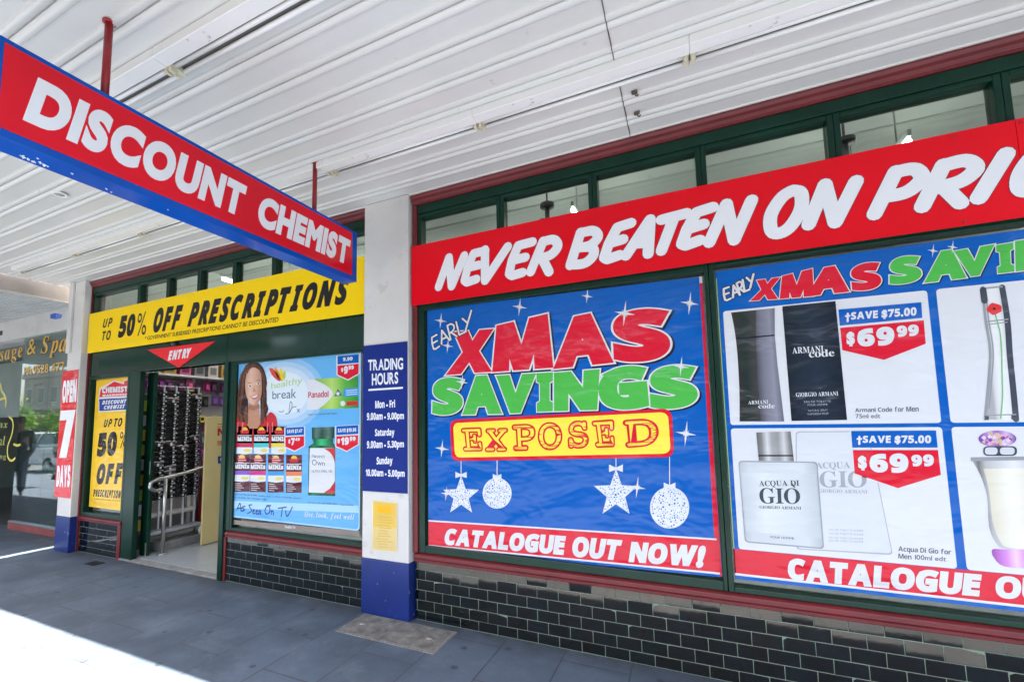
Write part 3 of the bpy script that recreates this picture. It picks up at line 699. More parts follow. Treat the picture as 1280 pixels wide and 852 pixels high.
mb.build('panel_lettering', t); m2.build('lettering_scratches', t)
k = words(A, t, PW()); k.t('CATALOGUE', s_((122, 384), (600, 414), (590, 490), (110, 448)), layer=3, fat=.05, kind='bold', gap=.035); k.t('OUT', s_((630, 416), (826, 431), (806, 511), (622, 496)), layer=3, fat=.05, kind='bold', gap=.035); k.t('NOW!', s_((862, 437), (1163, 454), (1147, 538), (850, 518)), layer=3, fat=.05, kind='bold', gap=.035); k.done()
def glitter():
    m = film('silver_glitter', (.66, .7, .78)); nt = m.node_tree; b_ = nt.nodes['Principled BSDF']
    vo = nt.nodes.new('ShaderNodeTexVoronoi'); vo.inputs['Scale'].default_value = 75; vo.feature = 'DISTANCE_TO_EDGE'
    tc = nt.nodes.new('ShaderNodeTexCoord'); nt.links.new(tc.outputs['Object'], vo.inputs['Vector'])
    r = nt.nodes.new('ShaderNodeValToRGB'); r.color_ramp.elements[0].position = .18; r.color_ramp.elements[1].position = .26
    r.color_ramp.elements[0].color = (.7, .73, .8, 1); r.color_ramp.elements[1].color = (.05, .12, .4, 1)
    nt.links.new(vo.outputs['Distance'], r.inputs[0]); nt.links.new(r.outputs[0], b_.inputs['Base Color']); return m
def star(c, R, rot=0): return [(c[0]+(R if i % 2 == 0 else R*.42)*math.sin(i*math.pi/5+rot), c[1]-(R if i % 2 == 0 else R*.42)*math.cos(i*math.pi/5+rot)*1.08) for i in range(10)]
for kind, c, R, top in (('star', (576.5, 619.5), 22, 576), ('ball', (621.5, 616), 17, 575), ('star', (770, 616.5), 27, 572.5), ('ball', (837, 634), 23, 570.5)):
    mb = MB(); gm = MATS.get('film_silver_glitter') or glitter()
    pts = star(c, R) if kind == 'star' else [(c[0]+R*math.cos(i*math.pi/12), c[1]+R*1.06*math.sin(i*math.pi/12)) for i in range(24)]
    big = [(c[0]+(p[0]-c[0])*1.07, c[1]+(p[1]-c[1])*1.07) for p in pts]
    A.poly(mb, big, PW(), 3.2); A.poly(mb, pts, gm, 4)
    by = c[1]-R*1.05-3; x = c[0]
    A.poly(mb, [(x-.5, top), (x+.5, top), (x+.5, by), (x-.5, by)], PW(), 4.4)
    w_ = R*.32; A.poly(mb, [(x-w_, by-w_*.6), (x, by-1), (x+w_, by-w_*.6), (x+w_, by+w_*.5), (x, by+1.5), (x-w_, by+w_*.5)], PW(), 4.8)
    mb.build(kind+'_ornament', t)
for x, y, r in ((415, 140, 30), (685, 97, 24), (1095, 125, 38), (835, 165, 42), (1060, 378, 34), (1080, 645, 42), (100, 195, 26), (128, 295, 24), (185, 440, 26)): mb = MB(); sparkle(mb, A, q((x, y))[0], r/3.2, PW(), 9); mb.build('sparkle', t)
for x, y, r in ((105, 65, 30), (122, 245, 24), (885, 220, 36), (1062, 255, 18)): mb = MB(); sparkle(mb, A, s_((x, y))[0], r/3.2, PW(), 9); mb.build('sparkle', t)

# --- second poster
t = thing('window_poster', (1.2, .012, .57), 'blue sale poster with white panels of perfume bottles in the right window', 'poster')
a = lambda *p: Z(890, 290, 3.282, *p); b = lambda *p: Z(890, 520, 3.282, *p); h = lambda *p: Z(890, 300, 3.282, *p)
U = lambda p: tuple(A.uv(p))
tl, bl_ = A.uv((894, 341)), A.uv((918.5, 721.5))
xr = 2.262
mb = MB(); A.poly(mb, [(tl.x, 2.392), (xr, 2.392), (xr, .572), (tl.x, .572)], PB(), 0, px=False); mb.build('sheet', t)
mb = MB(); A.poly(mb, [(tl.x+.001, 2.35), (tl.x+.006, 2.35), (tl.x+.006, .6), (tl.x+.001, .6)], mat('film_lime', '9fc05a', .3), 1, px=False); mb.build('edge_strip', t)
zb = A.uv(b((90, 543))[0]).y; 
mb = MB(); A.poly(mb, [(tl.x, zb), (xr, zb), (xr, .592), (tl.x, .592)], PR(), 1, px=False); mb.build('red_band', t)
mb = MB(); A.poly(mb, [(tl.x, .604), (xr, .604), (xr, .592), (tl.x, .592)], PW(), 2, px=False); mb.build('border_lines', t)
# white panels as rectangles on the sheet
pa0, pa1 = A.uv(a((45, 325))[0]), A.uv(a((942, 782))[0]); pb0 = A.uv(a((918, 232))[0]); pc0, pc1 = A.uv(b((80, 50))[0]), A.uv(b((1010, 600))[0])
zt1, zb1, zt2, zb2 = pa0.y, pa1.y, pc0.y, zb+.0
xa0, xa1 = pa0.x, (pa1.x+A.uv(a((880, 237))[0]).x)/2
xb0 = pb0.x; xb1 = xb0+(xa1-xa0)
for x0, x1, z0, z1 in ((xa0, xa1, zb1, zt1), (xb0, xb1, zb1, zt1), (xa0, xa1, zb2+.002, zt2), (xb0, xb1, zb2+.002, zt2), (xb1+.04, xr-.02, zb1, zt1), (xb1+.04, xr-.02, zb2+.002, zt2)):
    mb = MB(); A.rrect(mb, [(x0, z1), (x1, z1), (x1, z0), (x0, z0)], .018, PW(), 1.6, px=False); mb.build('white_panel', t)
comic(t, A, [('X', h((182, 165), (282, 152), (272, 242), (155, 250))), ('M', h((287, 148), (412, 117), (418, 230), (277, 242))), ('A', h((410, 122), (555, 96), (565, 212), (385, 232))), ('S', h((565, 108), (686, 83), (702, 198), (575, 213)))], PR())
comic(t, A, [('S', h((728, 76), (850, 58), (868, 168), (728, 188))), ('A', h((890, 52), (1035, 32), (1045, 155), (868, 177))), ('V', h((990, 46), (1160, 17), (1140, 140), (1020, 155))), ('I', h((1164, 22), (1234, 10), (1240, 130), (1172, 138))), ('N', h((1242, 5), (1400, -20), (1400, 108), (1245, 130))),
             ('G', h((1404, -20), (1590, -52), (1600, 78), (1404, 108))), ('S', h((1604, -52), (1770, -80), (1785, 48), (1604, 78)))], PG())
early(t, A, [h((42, 200), (70, 193), (80, 242), (52, 250)), h((78, 190), (98, 182), (115, 225), (85, 236)), h((98, 178), (120, 168), (132, 212), (112, 222)), h((124, 164), (136, 160), (155, 204), (132, 212)), h((142, 155), (170, 140), (172, 186), (150, 200))], .012)
k = words(A, t, PW()); k.t('CATALOGUE', b((312, 580), (1106, 648), (1095, 738), (310, 668)), layer=3, fat=.05, kind='bold', gap=.035)
k.t('OUT NOW!', b((1165, 652), (1990, 715), (1985, 810), (1160, 742)), layer=3, fat=.04, kind='bold', gap=.03, space=.3); k.done()
def tagp(parent, A, blue, red, s1, q1_, s2, q2_, s3=None, q3_=None, dollar=None, lay=5):
    """a shield shaped price tag: blue save panel over a red price panel"""
    o = MB(); cx = sum(p[0] for p in blue+red)/len(blue+red); cy = sum(p[1] for p in blue+red)/len(blue+red)
    def grow(pts, k=1.6):
        out = []
        mx_, my_ = sum(p[0] for p in pts)/len(pts), sum(p[1] for p in pts)/len(pts)
        for p in pts:
            d = Vector((p[0]-mx_, p[1]-my_)); out.append(tuple(Vector(p)+d.normalized()*k))
        return out
    A.poly(o, grow(blue), PW(), lay-1.5); A.poly(o, grow(red), PW(), lay-1); A.poly(o, blue, PB(), lay); A.poly(o, red, PR(), lay)
    p = o.build('price_tag', parent); w_ = MB()
    if s1: A.text(w_, s1, q1_, PW(), lay+1, 'bold', .03)
    A.text(w_, s2, q2_, PW(), lay+1, 'bold', .05)
    if s3: A.text(w_, s3, q3_, PW(), lay+1, 'bold', .05)
    if dollar: A.text(w_, '$', dollar, PW(), lay+1, 'bold', .03)
    w_.build('lettering', p)
tagp(t, A, a((518, 318), (858, 288), (862, 352), (524, 384)), a((525, 393), (868, 362), (876, 458), (705, 524), (534, 484)), '†SAVE $75.00', a((545, 332), (838, 308), (838, 342), (545, 361)),
     '69', a((592, 400), (746, 386), (748, 462), (598, 470)), '99', a((755, 386), (846, 378), (848, 424), (760, 430)), a((550, 410), (584, 408), (586, 458), (552, 460)))
tagp(t, A, b((570, 60), (918, 58), (925, 128), (575, 128)), b((577, 138), (926, 138), (938, 240), (762, 294), (585, 234)), '†SAVE $75.00', b((592, 80), (898, 78), (898, 110), (592, 108)),
     '69', b((643, 155), (803, 152), (806, 232), (648, 228)), '99', b((815, 158), (908, 156), (910, 204), (820, 204)), b((597, 162), (632, 162), (636, 212), (600, 212)))
# dark bottle
OX = 1.2; D1 = tone('bottle_slate', A, a((80, 500))[0], a((210, 500))[0], [(0, .05), (.2, .03), (.45, (.02, .035, .035)), (.7, .05), (1, .07)], OX); D2 = tone('bottle_grey', A, a((180, 500))[0], a((290, 500))[0], [(0, (.07, .07, .09)), (.25, (.18, .18, .23)), (.6, (.26, .26, .32)), (.85, (.14, .14, .18)), (1, (.08, .08, .1))], OX); D3 = tone('carton_navy', A, a((290, 500))[0], a((550, 500))[0], [(0, (.012, .018, .03)), (.5, (.02, .032, .052)), (1, (.010, .016, .028))], OX); GR_ = film('caption_grey', (.10, .11, .14)); LG = film('pale_grey_print', (.35, .37, .4))
mb = MB(); L = smooth([(78, 330), (92, 400), (104, 500), (112, 640), (113, 776)], 4); R_ = smooth([(296, 776), (285, 680), (268, 540), (258, 430), (257, 312)], 4)
A.poly(mb, a(*L, *R_), D1, 3)
A.poly(mb, a((180, 322), (257, 312), (258, 430), (268, 540), (285, 680), (296, 776), (200, 776), (186, 600), (180, 430)), D2, 4)
A.poly(mb, a((102, 434), (256, 420), (256, 426), (102, 440)), PK(), 4.6); p = mb.build('dark_bottle_picture', t)
k = words(A, p, PW()); k.t('ARMANI', a((148, 692), (230, 688), (230, 704), (148, 706)), layer=6, kind='serif'); k.t('code', a((190, 704), (257, 704), (257, 722), (190, 722)), layer=6, kind='serif'); k.done()
mb = MB(); A.poly(mb, a((288, 305), (506, 283), (554, 770), (326, 774)), D3, 3.6); A.poly(mb, a((288, 318), (508, 297), (508, 302), (288, 323)), PK(), 4.6); p = mb.build('carton_picture', t)
k = words(A, p, PW()); k.t('ARMANI', a((328, 474), (456, 466), (458, 492), (330, 498)), layer=5, kind='serif', gap=.04); k.t('code', a((396, 484), (500, 480), (502, 508), (398, 514)), layer=5, kind='serif', gap=.03)
k.t('GIORGIO ARMANI', a((343, 659), (516, 653), (518, 670), (345, 675)), layer=5, kind='serif'); k.done()
k = words(A, p, LG, 'small_print')
for s, y, x0, x1 in (('EAU DE TOILETTE', 692, 378, 486), ('POUR HOMME', 705, 392, 474), ('NATURAL SPRAY', 728, 395, 474), ('VAPORISATEUR', 742, 390, 478)): k.t(s, a((x0, y), (x1, y-3), (x1, y+5), (x0, y+8)), layer=5, kind='gill')
k.done()
k = words(A, t, GR_, 'caption_lettering'); k.t('Armani Code for Men', a((586, 722), (847, 714), (848, 735), (587, 738)), layer=3, fat=.0); k.t('75ml edt', a((588, 746), (690, 744), (690, 762), (590, 763)), layer=3, kind='gill', fat=.012)
k.t('Acqua Di Gio for', b((764, 532), (980, 546), (980, 566), (764, 552)), layer=3); k.t('Men', b((764, 562), (818, 566), (818, 586), (764, 582)), layer=3); k.t('100ml edt', b((832, 567), (960, 575), (960, 594), (832, 586)), layer=3, kind='gill', fat=.012); k.done()
# frosted bottle and its carton
FB = tone('frosted_print', A, b((110, 350))[0], b((455, 350))[0], [(0, (.40, .44, .47)), (.15, (.56, .6, .62)), (.8, (.60, .64, .66)), (1, (.38, .42, .45))], OX); FC = film('carton_pale', (.64, .66, .69)); SV = tone('silver_cap_print', A, b((183, 120))[0], b((334, 120))[0], [(0, .12), (.15, .22), (.3, .62), (.42, .36), (.6, .3), (.75, .58), (.88, .25), (1, .1)], OX); SL = film('silver_light_print', (.6, .61, .63))
mb = MB(); A.rrect(mb, b((343, 62), (640, 60), (742, 568), (345, 545)), .02, film('carton_edge', (.4, .42, .45)), 2.4); A.rrect(mb, b((347, 66), (636, 64), (737, 562), (350, 541)), .02, FC, 3); p = mb.build('pale_carton_picture', t)
k = words(A, p, LG); k.t('ACQUA', b((425, 190), (565, 186), (567, 212), (428, 214)), layer=4, kind='serif', gap=.03); k.t('GIO', b((440, 226), (632, 224), (636, 290), (442, 290)), layer=4, kind='serif', gap=.02); k.t('GIORGIO ARMANI', b((437, 298), (636, 302), (637, 316), (438, 312)), layer=4, kind='serif', gap=.04)
for y in (460, 475, 493, 505): k.t('EAU DE TOILETTE HOMME', b((480, y), (620, y+6), (620, y+13), (480, y+7)), layer=4, kind='gill')
k.done()
mb = MB(); A.rrect(mb, b((108, 182), (432, 186), (460, 544), (135, 516)), .02, film('bottle_edge', (.3, .33, .36)), 4.4); A.rrect(mb, b((112, 187), (427, 191), (454, 538), (139, 511)), .02, FB, 5)
A.poly(mb, b((120, 230), (425, 235), (448, 500), (140, 470)), tone('frosted_light', A, b((120, 350))[0], b((448, 350))[0], [(0, (.50, .54, .57)), (.3, (.66, .70, .71)), (.75, (.6, .64, .66)), (1, (.48, .52, .55))], OX), 5.5)
A.poly(mb, b((181, 66), (322, 62), (336, 184), (192, 182)), SV, 5.5); A.poly(mb, b((189, 158), (333, 158), (334, 164), (190, 164)), PK(), 6.5)
p = mb.build('frosted_bottle_picture', t)
k = words(A, p, film('ink_slate', (.06, .075, .09))); k.t('ACQUA DI', b((192, 264), (356, 262), (358, 284), (194, 286)), layer=7, kind='serif', gap=.04); k.t('GIO', b((192, 294), (360, 296), (362, 358), (196, 356)), layer=7, kind='serif', gap=.02)
A.poly(k.mb, b((322, 278), (330, 276), (342, 290), (336, 292)), film('ink_slate', 'ffffff'), 7)
k.t('GIORGIO ARMANI', b((194, 366), (365, 370), (366, 382), (195, 377)), layer=7, kind='serif', gap=.04); k.t('POUR HOMME', b((240, 490), (336, 496), (336, 504), (240, 498)), layer=7, kind='gill'); k.done()
# tall clear bottle with a red flower
v = lambda *p: Z(1120, 320, 3.873, *p)
CLR = tone('clear_glass_print', A, v((440, 450))[0], v((560, 450))[0], [(0, .4), (.12, .62), (.35, .76), (.7, .74), (.88, .55), (1, .3)], OX); OUT = film('glass_outline', (.06, .07, .09)); OUT2 = film('glass_mid', (.3, .32, .34))
Lx = smooth([(418, 150), (432, 300), (455, 460), (446, 620), (430, 790)], 5); Rx = smooth([(580, 792), (566, 640), (550, 480), (538, 310), (512, 148)], 5)
mb = MB(); A.poly(mb, v(*Lx, *Rx), CLR, 3)
def ribbon(mb, pts, w0, m, l): A.stroke(mb, [v(*pts)], w0, m, l, cap=6)
ribbon(mb, Rx, .022, OUT, 4); ribbon(mb, Lx, .010, OUT2, 4); ribbon(mb, [(p[0]+14, p[1]) for p in Lx[2:-2]], .006, OUT2, 4)
ribbon(mb, [(418, 158), (512, 148)], .008, OUT2, 4.5); ribbon(mb, [(432, 318), (540, 306)], .006, OUT2, 4.5); ribbon(mb, [(440, 332), (536, 320)], .005, OUT2, 4.5); ribbon(mb, [(430, 770), (578, 766)], .006, OUT2, 4.5); ribbon(mb, [(420, 160), (428, 220)], .024, OUT, 4.6)
A.poly(mb, v((428, 772), (448, 774), (448, 792), (430, 792)), OUT, 4.6); A.poly(mb, v((556, 770), (578, 768), (580, 790), (558, 790)), OUT, 4.6)
ribbon(mb, smooth([(478, 280), (505, 390), (512, 560), (514, 680), (505, 785)], 5), .005, film('stem_green', (.2, .5, .2)), 5)
A.poly(mb, v(*[(474+36*math.cos(i*.45)*(1+.1*math.sin(i*2.1)), 256+28*math.sin(i*.45)*(1+.1*math.sin(i*2.1))) for i in range(14)]), film('poppy_red', (.72, .04, .04)), 6)
A.poly(mb, v(*[(474+7*math.cos(i), 255+6*math.sin(i)) for i in range(6)]), PK(), 6.5); mb.build('clear_bottle_picture', t)
# rounded bottle with a violet stopper
mb = MB(); cream = tone('cream_liquid', A, b((1110, 400))[0], b((1410, 400))[0], [(0, (.42, .36, .22)), (.12, (.66, .62, .48)), (.45, (.80, .78, .70)), (.85, (.66, .6, .46)), (1, (.4, .33, .2))], OX); vio = tone('violet_print', A, b((1092, 90))[0], b((1250, 90))[0], [(0, (.16, .05, .26)), (.3, (.5, .3, .62)), (.5, (.3, .1, .42)), (.75, (.6, .42, .7)), (1, (.14, .04, .24))], OX); vil = film('violet_light', (.55, .42, .62)); pk = tone('magenta_print', A, b((1150, 580))[0], b((1400, 580))[0], [(0, (.3, .06, .36)), (.25, (.62, .25, .68)), (.4, (.8, .55, .84)), (.6, (.55, .18, .6)), (1, (.28, .05, .33))], OX)
body = [(1060, 170), (1100, 240), (1128, 330), (1136, 450), (1165, 520), (1210, 545), (1360, 550), (1400, 500), (1420, 400), (1425, 280), (1450, 165)]
A.poly(mb, b(*smooth(body, 3)), tone('bottle_glass_tone', A, b((1060, 300))[0], b((1450, 300))[0], [(0, .62), (.12, .16), (.2, .45), (.5, .7), (.82, .4), (.9, .14), (1, .6)], OX), 3); A.poly(mb, b(*smooth([(1112, 215), (1135, 300), (1150, 430), (1180, 510), (1220, 538), (1350, 540), (1390, 480), (1405, 300), (1410, 210)], 3)), cream, 3.6)
A.poly(mb, b((1060, 168), (1450, 162), (1446, 176), (1062, 184)), OUT2, 4)
A.poly(mb, b(*smooth([(1150, 570), (1150, 545), (1200, 545), (1380, 550), (1400, 590), (1360, 620), (1200, 615), (1150, 570)], 4)), pk, 4)
A.poly(mb, b(*[(1170+78*math.cos(i*math.pi/12), 92+34*math.sin(i*math.pi/12)) for i in range(24)]), vio, 4)
for i in range(7): A.poly(mb, b((1110+i*18, 70+abs(i-3)*5), (1122+i*18, 68+abs(i-3)*5), (1118+i*18, 112), (1108+i*18, 108)), vil if i % 2 else film('peach_print', (.65, .45, .4)), 4.6)
for i in range(26):
    an = i*2.4; rr_ = .25+.7*((i*7) % 10)/10; fx, fy = 1170+70*rr_*math.cos(an), 92+30*rr_*math.sin(an)
    A.poly(mb, b((fx, fy-9), (fx+11, fy), (fx, fy+9), (fx-11, fy)), [film('facet_lilac', (.72, .58, .8)), film('facet_violet', (.24, .07, .36)), film('facet_rose', (.7, .4, .5)), film('facet_gold', (.62, .45, .25))][i % 4], 4.8+(i % 5)*.03)
A.rrect(mb, b((1112, 122), (1250, 122), (1250, 162), (1112, 162)), .02, OUT, 5); A.rrect(mb, b((1118, 127), (1170, 127), (1170, 157), (1118, 157)), .015, SL, 5.5); A.rrect(mb, b((1180, 127), (1240, 127), (1240, 157), (1180, 157)), .015, SL, 5.5)
mb.build('rounded_bottle_picture', t)
for c in (h((905, 45))[0], h((985, 30))[0]): mb = MB(); sparkle(mb, A, c, 7, PW(), 9); mb.build('sparkle', t)

# --- health poster in the small window
t = thing('window_poster', (-3.33, .012, .58), 'light blue health poster with a smiling woman and medicine packs, between door and middle pillar', 'poster')
a = lambda *p: Z(280, 430, 6.556, *p); b = lambda *p: Z(280, 540, 6.556, *p)
SK = film('sky_print', (.13, .42, .75)); CW = film('cloud_print', (.62, .75, .82)); CW2 = film('cloud_light_print', (.38, .62, .80))
c4 = [U(a((104, 138))[0]), U(a((1126, 42))[0]), U(b((1110, 802))[0]), U(b((60, 700))[0])]
x0, x1, z0, z1 = c4[0][0], c4[2][0]+.002, .605, 2.137
mb = MB(); A.rrect(mb, [(x0-.012, z1+.012), (x1+.006, z1+.012), (x1+.006, z0-.012), (x0-.012, z0-.012)], .04, film('poster_dark_edge', (.02, .05, .1)), -1, px=False)
A.rrect(mb, [(x0, z1), (x1, z1), (x1, z0), (x0, z0)], .04, CW2, 0, px=False)
A.rrect(mb, [(x0+.012, z1-.012), (x1-.012, z1-.012), (x1-.012, z0+.012), (x0+.012, z0+.012)], .035, SK, 1, px=False); mb.build('sheet', t)
mb = MB(); ell = lambda cx, cy, rx, ry, n=28: [(cx+rx*math.cos(2*math.pi*i/n), cy+ry*math.sin(2*math.pi*i/n)) for i in range(n)]
for i, k_ in enumerate((1, .86, .72, .58)): A.poly(mb, a(*ell(500, 400, 330*k_, 300*k_)), film('glow_print_%d' % i, tuple(.13+(.68-.13)*(i+1)/4 if j == 0 else (.42+(.76-.42)*(i+1)/4 if j == 1 else .75+.06*(i+1)/4) for j in range(3))), 1.3+.3*i)
A.poly(mb, b((66, 560), (1100, 600), (1108, 660), (62, 620)), CW2, 1.5); mb.build('sky_glow_print', t)
# woman print
skin, skin2 = tone('skin_print', A, a((180, 350))[0], a((312, 350))[0], [(0, (.56, .31, .22)), (.3, (.70, .44, .33)), (.6, (.62, .36, .26)), (1, (.40, .2, .13))], -3.33), film('skin_shade_print', (.48, .24, .15))
hair, hair2 = film('hair_print', (.05, .018, .014)), film('hair_light_print', (.14, .055, .035)); red = film('jacket_print', (.55, .03, .04))
mb = MB()
A.poly(mb, a(*smooth([(82, 850), (86, 600), (130, 570), (210, 600), (330, 600), (380, 555), (425, 590), (440, 670), (440, 850)], 3)), red, 3)
A.poly(mb, a((185, 640), (205, 480), (285, 480), (300, 640), (280, 690), (210, 690)), skin2, 3.6)
A.poly(mb, a(*smooth([(240, 148), (180, 175), (140, 270), (122, 400), (105, 540), (130, 590), (170, 640), (200, 560), (205, 430), (290, 420), (300, 560), (310, 660), (335, 600), (365, 530), (335, 420), (355, 320), (330, 210), (285, 155), (240, 148)], 3)), hair, 4)
A.poly(mb, a(*smooth([(192, 215), (175, 320), (185, 420), (215, 480), (250, 497), (285, 475), (308, 420), (312, 320), (300, 225), (245, 190), (192, 215)], 4)), skin, 5)
A.poly(mb, a(*smooth([(190, 250), (220, 200), (270, 188), (310, 240), (300, 190), (240, 160), (195, 185), (190, 250)], 3)), hair2, 5.6)
A.poly(mb, a(*smooth([(300, 300), (310, 400), (285, 470), (250, 497), (280, 440), (290, 360), (300, 300)], 3)), skin2, 5.3); A.poly(mb, a((205, 500), (250, 505), (290, 490), (296, 520), (245, 545), (202, 530)), film('neck_shade_print', (.34, .15, .09)), 4.6)
for ex in (215, 282):
    A.poly(mb, a(*ell(ex, 345-(ex-215)*.3, 17, 7, 12)), PW(), 6); A.poly(mb, a(*ell(ex+1, 344-(ex-215)*.3, 7, 7, 10)), hair, 6.5)
    A.poly(mb, a((ex-22, 322-(ex-215)*.3), (ex, 312-(ex-215)*.3), (ex+22, 320-(ex-215)*.3), (ex, 318-(ex-215)*.3)), hair2, 6.5)
A.poly(mb, a((248, 345), (262, 385), (250, 392), (238, 386)), skin2, 6)
A.poly(mb, a(*smooth([(212, 425), (250, 420), (288, 408), (270, 442), (245, 452), (212, 425)], 4)), film('lip_print', (.5, .1, .1)), 6); A.poly(mb, a(*smooth([(220, 428), (250, 424), (280, 413), (265, 434), (245, 440), (220, 428)], 4)), PW(), 6.5)
A.poly(mb, a(*smooth([(160, 590), (185, 500), (200, 600), (190, 660), (160, 590)], 3)), hair2, 6); A.poly(mb, a(*smooth([(300, 560), (325, 520), (330, 620), (310, 660), (300, 560)], 3)), hair2, 6)
for x in (110, 150, 355, 395): A.poly(mb, a((x, 640), (x+10, 640), (x+6, 720), (x-2, 720)), film('jacket_fold_print', (.7, .16, .16)), 4.3)
mb.build('woman_print', t)
rnd = random.Random(4); hm = [hair, hair2, film('hair_brown_print', (.20, .085, .05)), film('hair_deep_print', (.018, .008, .008))]; mb = MB()
for i in range(46):
    left = i % 2 == 0; u = rnd.random()
    if left: P_ = [(238-u*40, 160+u*14), (176-u*38, 250), (160-u*46, 400), (140-u*34+rnd.uniform(-8, 8), 520), (150-u*34+rnd.uniform(-12, 20), 610+rnd.uniform(-40, 40))]
    else: P_ = [(250+u*34, 160+u*14), (312+u*20, 250), (318+u*34, 390), (312+u*36+rnd.uniform(-8, 8), 500), (310+u*30+rnd.uniform(-14, 14), 600+rnd.uniform(-50, 50))]
    A.stroke(mb, [a(*smooth(P_, 3))], rnd.uniform(.004, .009), hm[i % 4], 5.0+i*.02, cap=0)
mb.build('hair_print', t)
mb = MB()
for c, pts in (('petal_red', [(370, 196), (400, 200), (440, 240), (462, 300), (430, 290), (390, 245)]), ('petal_orange', [(415, 190), (440, 205), (475, 298), (450, 285), (425, 240)]), ('petal_yellow', [(462, 190), (480, 215), (492, 290), (474, 298), (455, 240)]), ('petal_lime', [(490, 215), (508, 230), (506, 268), (494, 288), (484, 250)])):
    A.poly(mb, a(*smooth(pts+[pts[0]], 4)), film(c, {'petal_red': (.65, .07, .04), 'petal_orange': (.8, .3, .03), 'petal_yellow': (.8, .6, .05), 'petal_lime': (.5, .65, .1)}[c]), 4)
mb.build('flower_emblem_print', t)
k = words(A, t, film('lime_print', (.42, .58, .16))); k.t('healthy', a((388, 320), (650, 262), (640, 320), (390, 366)), layer=4, kind='gill', fat=-0.0); k.done()
k = words(A, t, film('slate_print', (.10, .14, .22))); k.t('break', a((398, 385), (595, 362), (592, 440), (398, 448)), layer=4, kind='gill')
A.stroke(k.mb, [a(*smooth([(450, 550), (480, 555), (490, 540)], 3)), a(*smooth([(505, 570), (540, 560), (560, 500), (545, 470), (535, 560), (560, 520), (595, 510)], 3)), a((600, 530), (620, 555)), a((620, 530), (602, 555))], .007, film('slate_print', 'ffffff'), 4, cap=6); k.done()
def minip(x, y, w_, h_, c, f, scale=1):
    """supplement pack print"""
    mb = MB(); A.poly(mb, f((x, y), (x+w_, y), (x+w_-3, y+h_), (x-3, y+h_)), film('pack_maroon', (.10, .018, .03)), 3)
    A.poly(mb, f(*[(x+w_/2+26*math.cos(i*math.pi/8), y+32-26*math.sin(i*math.pi/8)) for i in range(9)]), film('sun_print', (.75, .5, .05)), 3.6)
    A.poly(mb, f((x+w_*.2, y+32), (x+w_*.8, y+32), (x+w_*.75, y+62), (x+w_*.25, y+62)), red, 3.8)
    A.poly(mb, f((x+4, y+72), (x+w_-4, y+72), (x+w_-4, y+78), (x+4, y+78)), PW(), 4)
    A.text(mb, 'MINIs', f((x+4, y+84), (x+w_-4, y+84), (x+w_-4, y+122), (x+4, y+122)), PW(), 4, 'bold', .06, gap=.04)
    A.poly(mb, f((x, y+138), (x+w_-2, y+138), (x+w_-2, y+172), (x, y+172)), c, 4)
    A.poly(mb, f((x, y+172), (x+w_-2, y+172), (x+w_-2, y+222), (x+w_/2, y+230), (x, y+222)), PW(), 4); A.poly(mb, f(*ell(x+w_*.68, y+198, 30, 14, 14)), film('lemon_print', (.72, .62, .15)), 4.5)
    for j in range(4): A.poly(mb, f((x+8, y+240+j*17), (x+8+w_*(.35+.1*((j*7) % 3)), y+243+j*17), (x+8+w_*(.35+.1*((j*7) % 3)), y+247+j*17), (x+8, y+244+j*17)), PW(), 4)
    mb.build('pack_print', t)
for i, (x, cc) in enumerate(((108, ('pack_crimson', (.5, .02, .07))), (245, ('pack_teal', (.05, .5, .5))), (388, ('pack_yellow', (.75, .6, .1))))): minip(x, 672, 126, 215, film(*cc), a)
for x, cc in ((84, ('pack_violet', (.25, .12, .5))), (216, ('pack_pink', (.6, .04, .25))), (362, ('pack_blue', (.03, .3, .65))), (510, ('pack_orange', (.75, .2, .07)))): minip(x, 176+(x-84)*.02, 130, 310, film(*cc), lambda *p: [(u, v+.0) for u, v in b(*p)])
# tablets pack
mb = MB(); gnp, gn2 = film('pack_green', (.06, .33, .04)), film('pack_light_green', (.35, .6, .12))
A.poly(mb, a((683, 290), (1100, 262), (1102, 520), (683, 538)), tone('pack_green_tone', A, a((683, 400))[0], a((1100, 400))[0], [(0, (.05, .3, .03)), (.5, (.45, .65, .15)), (.75, (.1, .42, .05)), (1, (.03, .25, .03))], -3.33), 3); A.poly(mb, a(*([(683, 290), (740, 287)]+smooth([(740, 287), (840, 340), (895, 402), (850, 470), (770, 535)], 4)+[(683, 538)])), PW(), 4)
A.poly(mb, a((985, 365), (1100, 355), (1100, 425), (975, 430)), film('pack_blue', 'ffffff'), 4.4); A.poly(mb, a((1005, 470), (1100, 465), (1100, 500), (1003, 505)), red, 4.4)
for y in (378, 395, 412): A.poly(mb, a((1000, y), (1095, y-8), (1095, y-2), (1000, y+6)), PW(), 5)
A.poly(mb, a((935, 362), (968, 420), (905, 428)), film('slate_print', 'ffffff'), 4.6); A.poly(mb, a(*ell(935, 405, 13, 14, 12)), PW(), 5); A.poly(mb, a(*ell(975, 485, 20, 22, 14)), PW(), 5)
p = mb.build('tablet_pack_print', t); k = words(A, p, film('crimson_print', (.5, .015, .03))); k.t('Panadol', a((692, 392), (858, 382), (858, 432), (692, 440)), layer=5, fat=.0); k.done()
k = words(A, t, film('slate_print', 'ffffff'), 'caption_lettering'); k.t('Tablets with Optizorb 100 tablets', a((684, 570), (926, 560), (926, 572), (684, 582)), layer=4, kind='gill', fat=.01)
k.t('Assorted Minis 50 and 100 capsules Assorted Minis 50 and 100 capsules', b((80, 498), (632, 534), (632, 546), (80, 510)), layer=4, kind='gill', fat=.01); k.t('30 capsules 60 capsules only', b((78, 524), (350, 542), (350, 554), (78, 536)), layer=4, kind='gill', fat=.01)
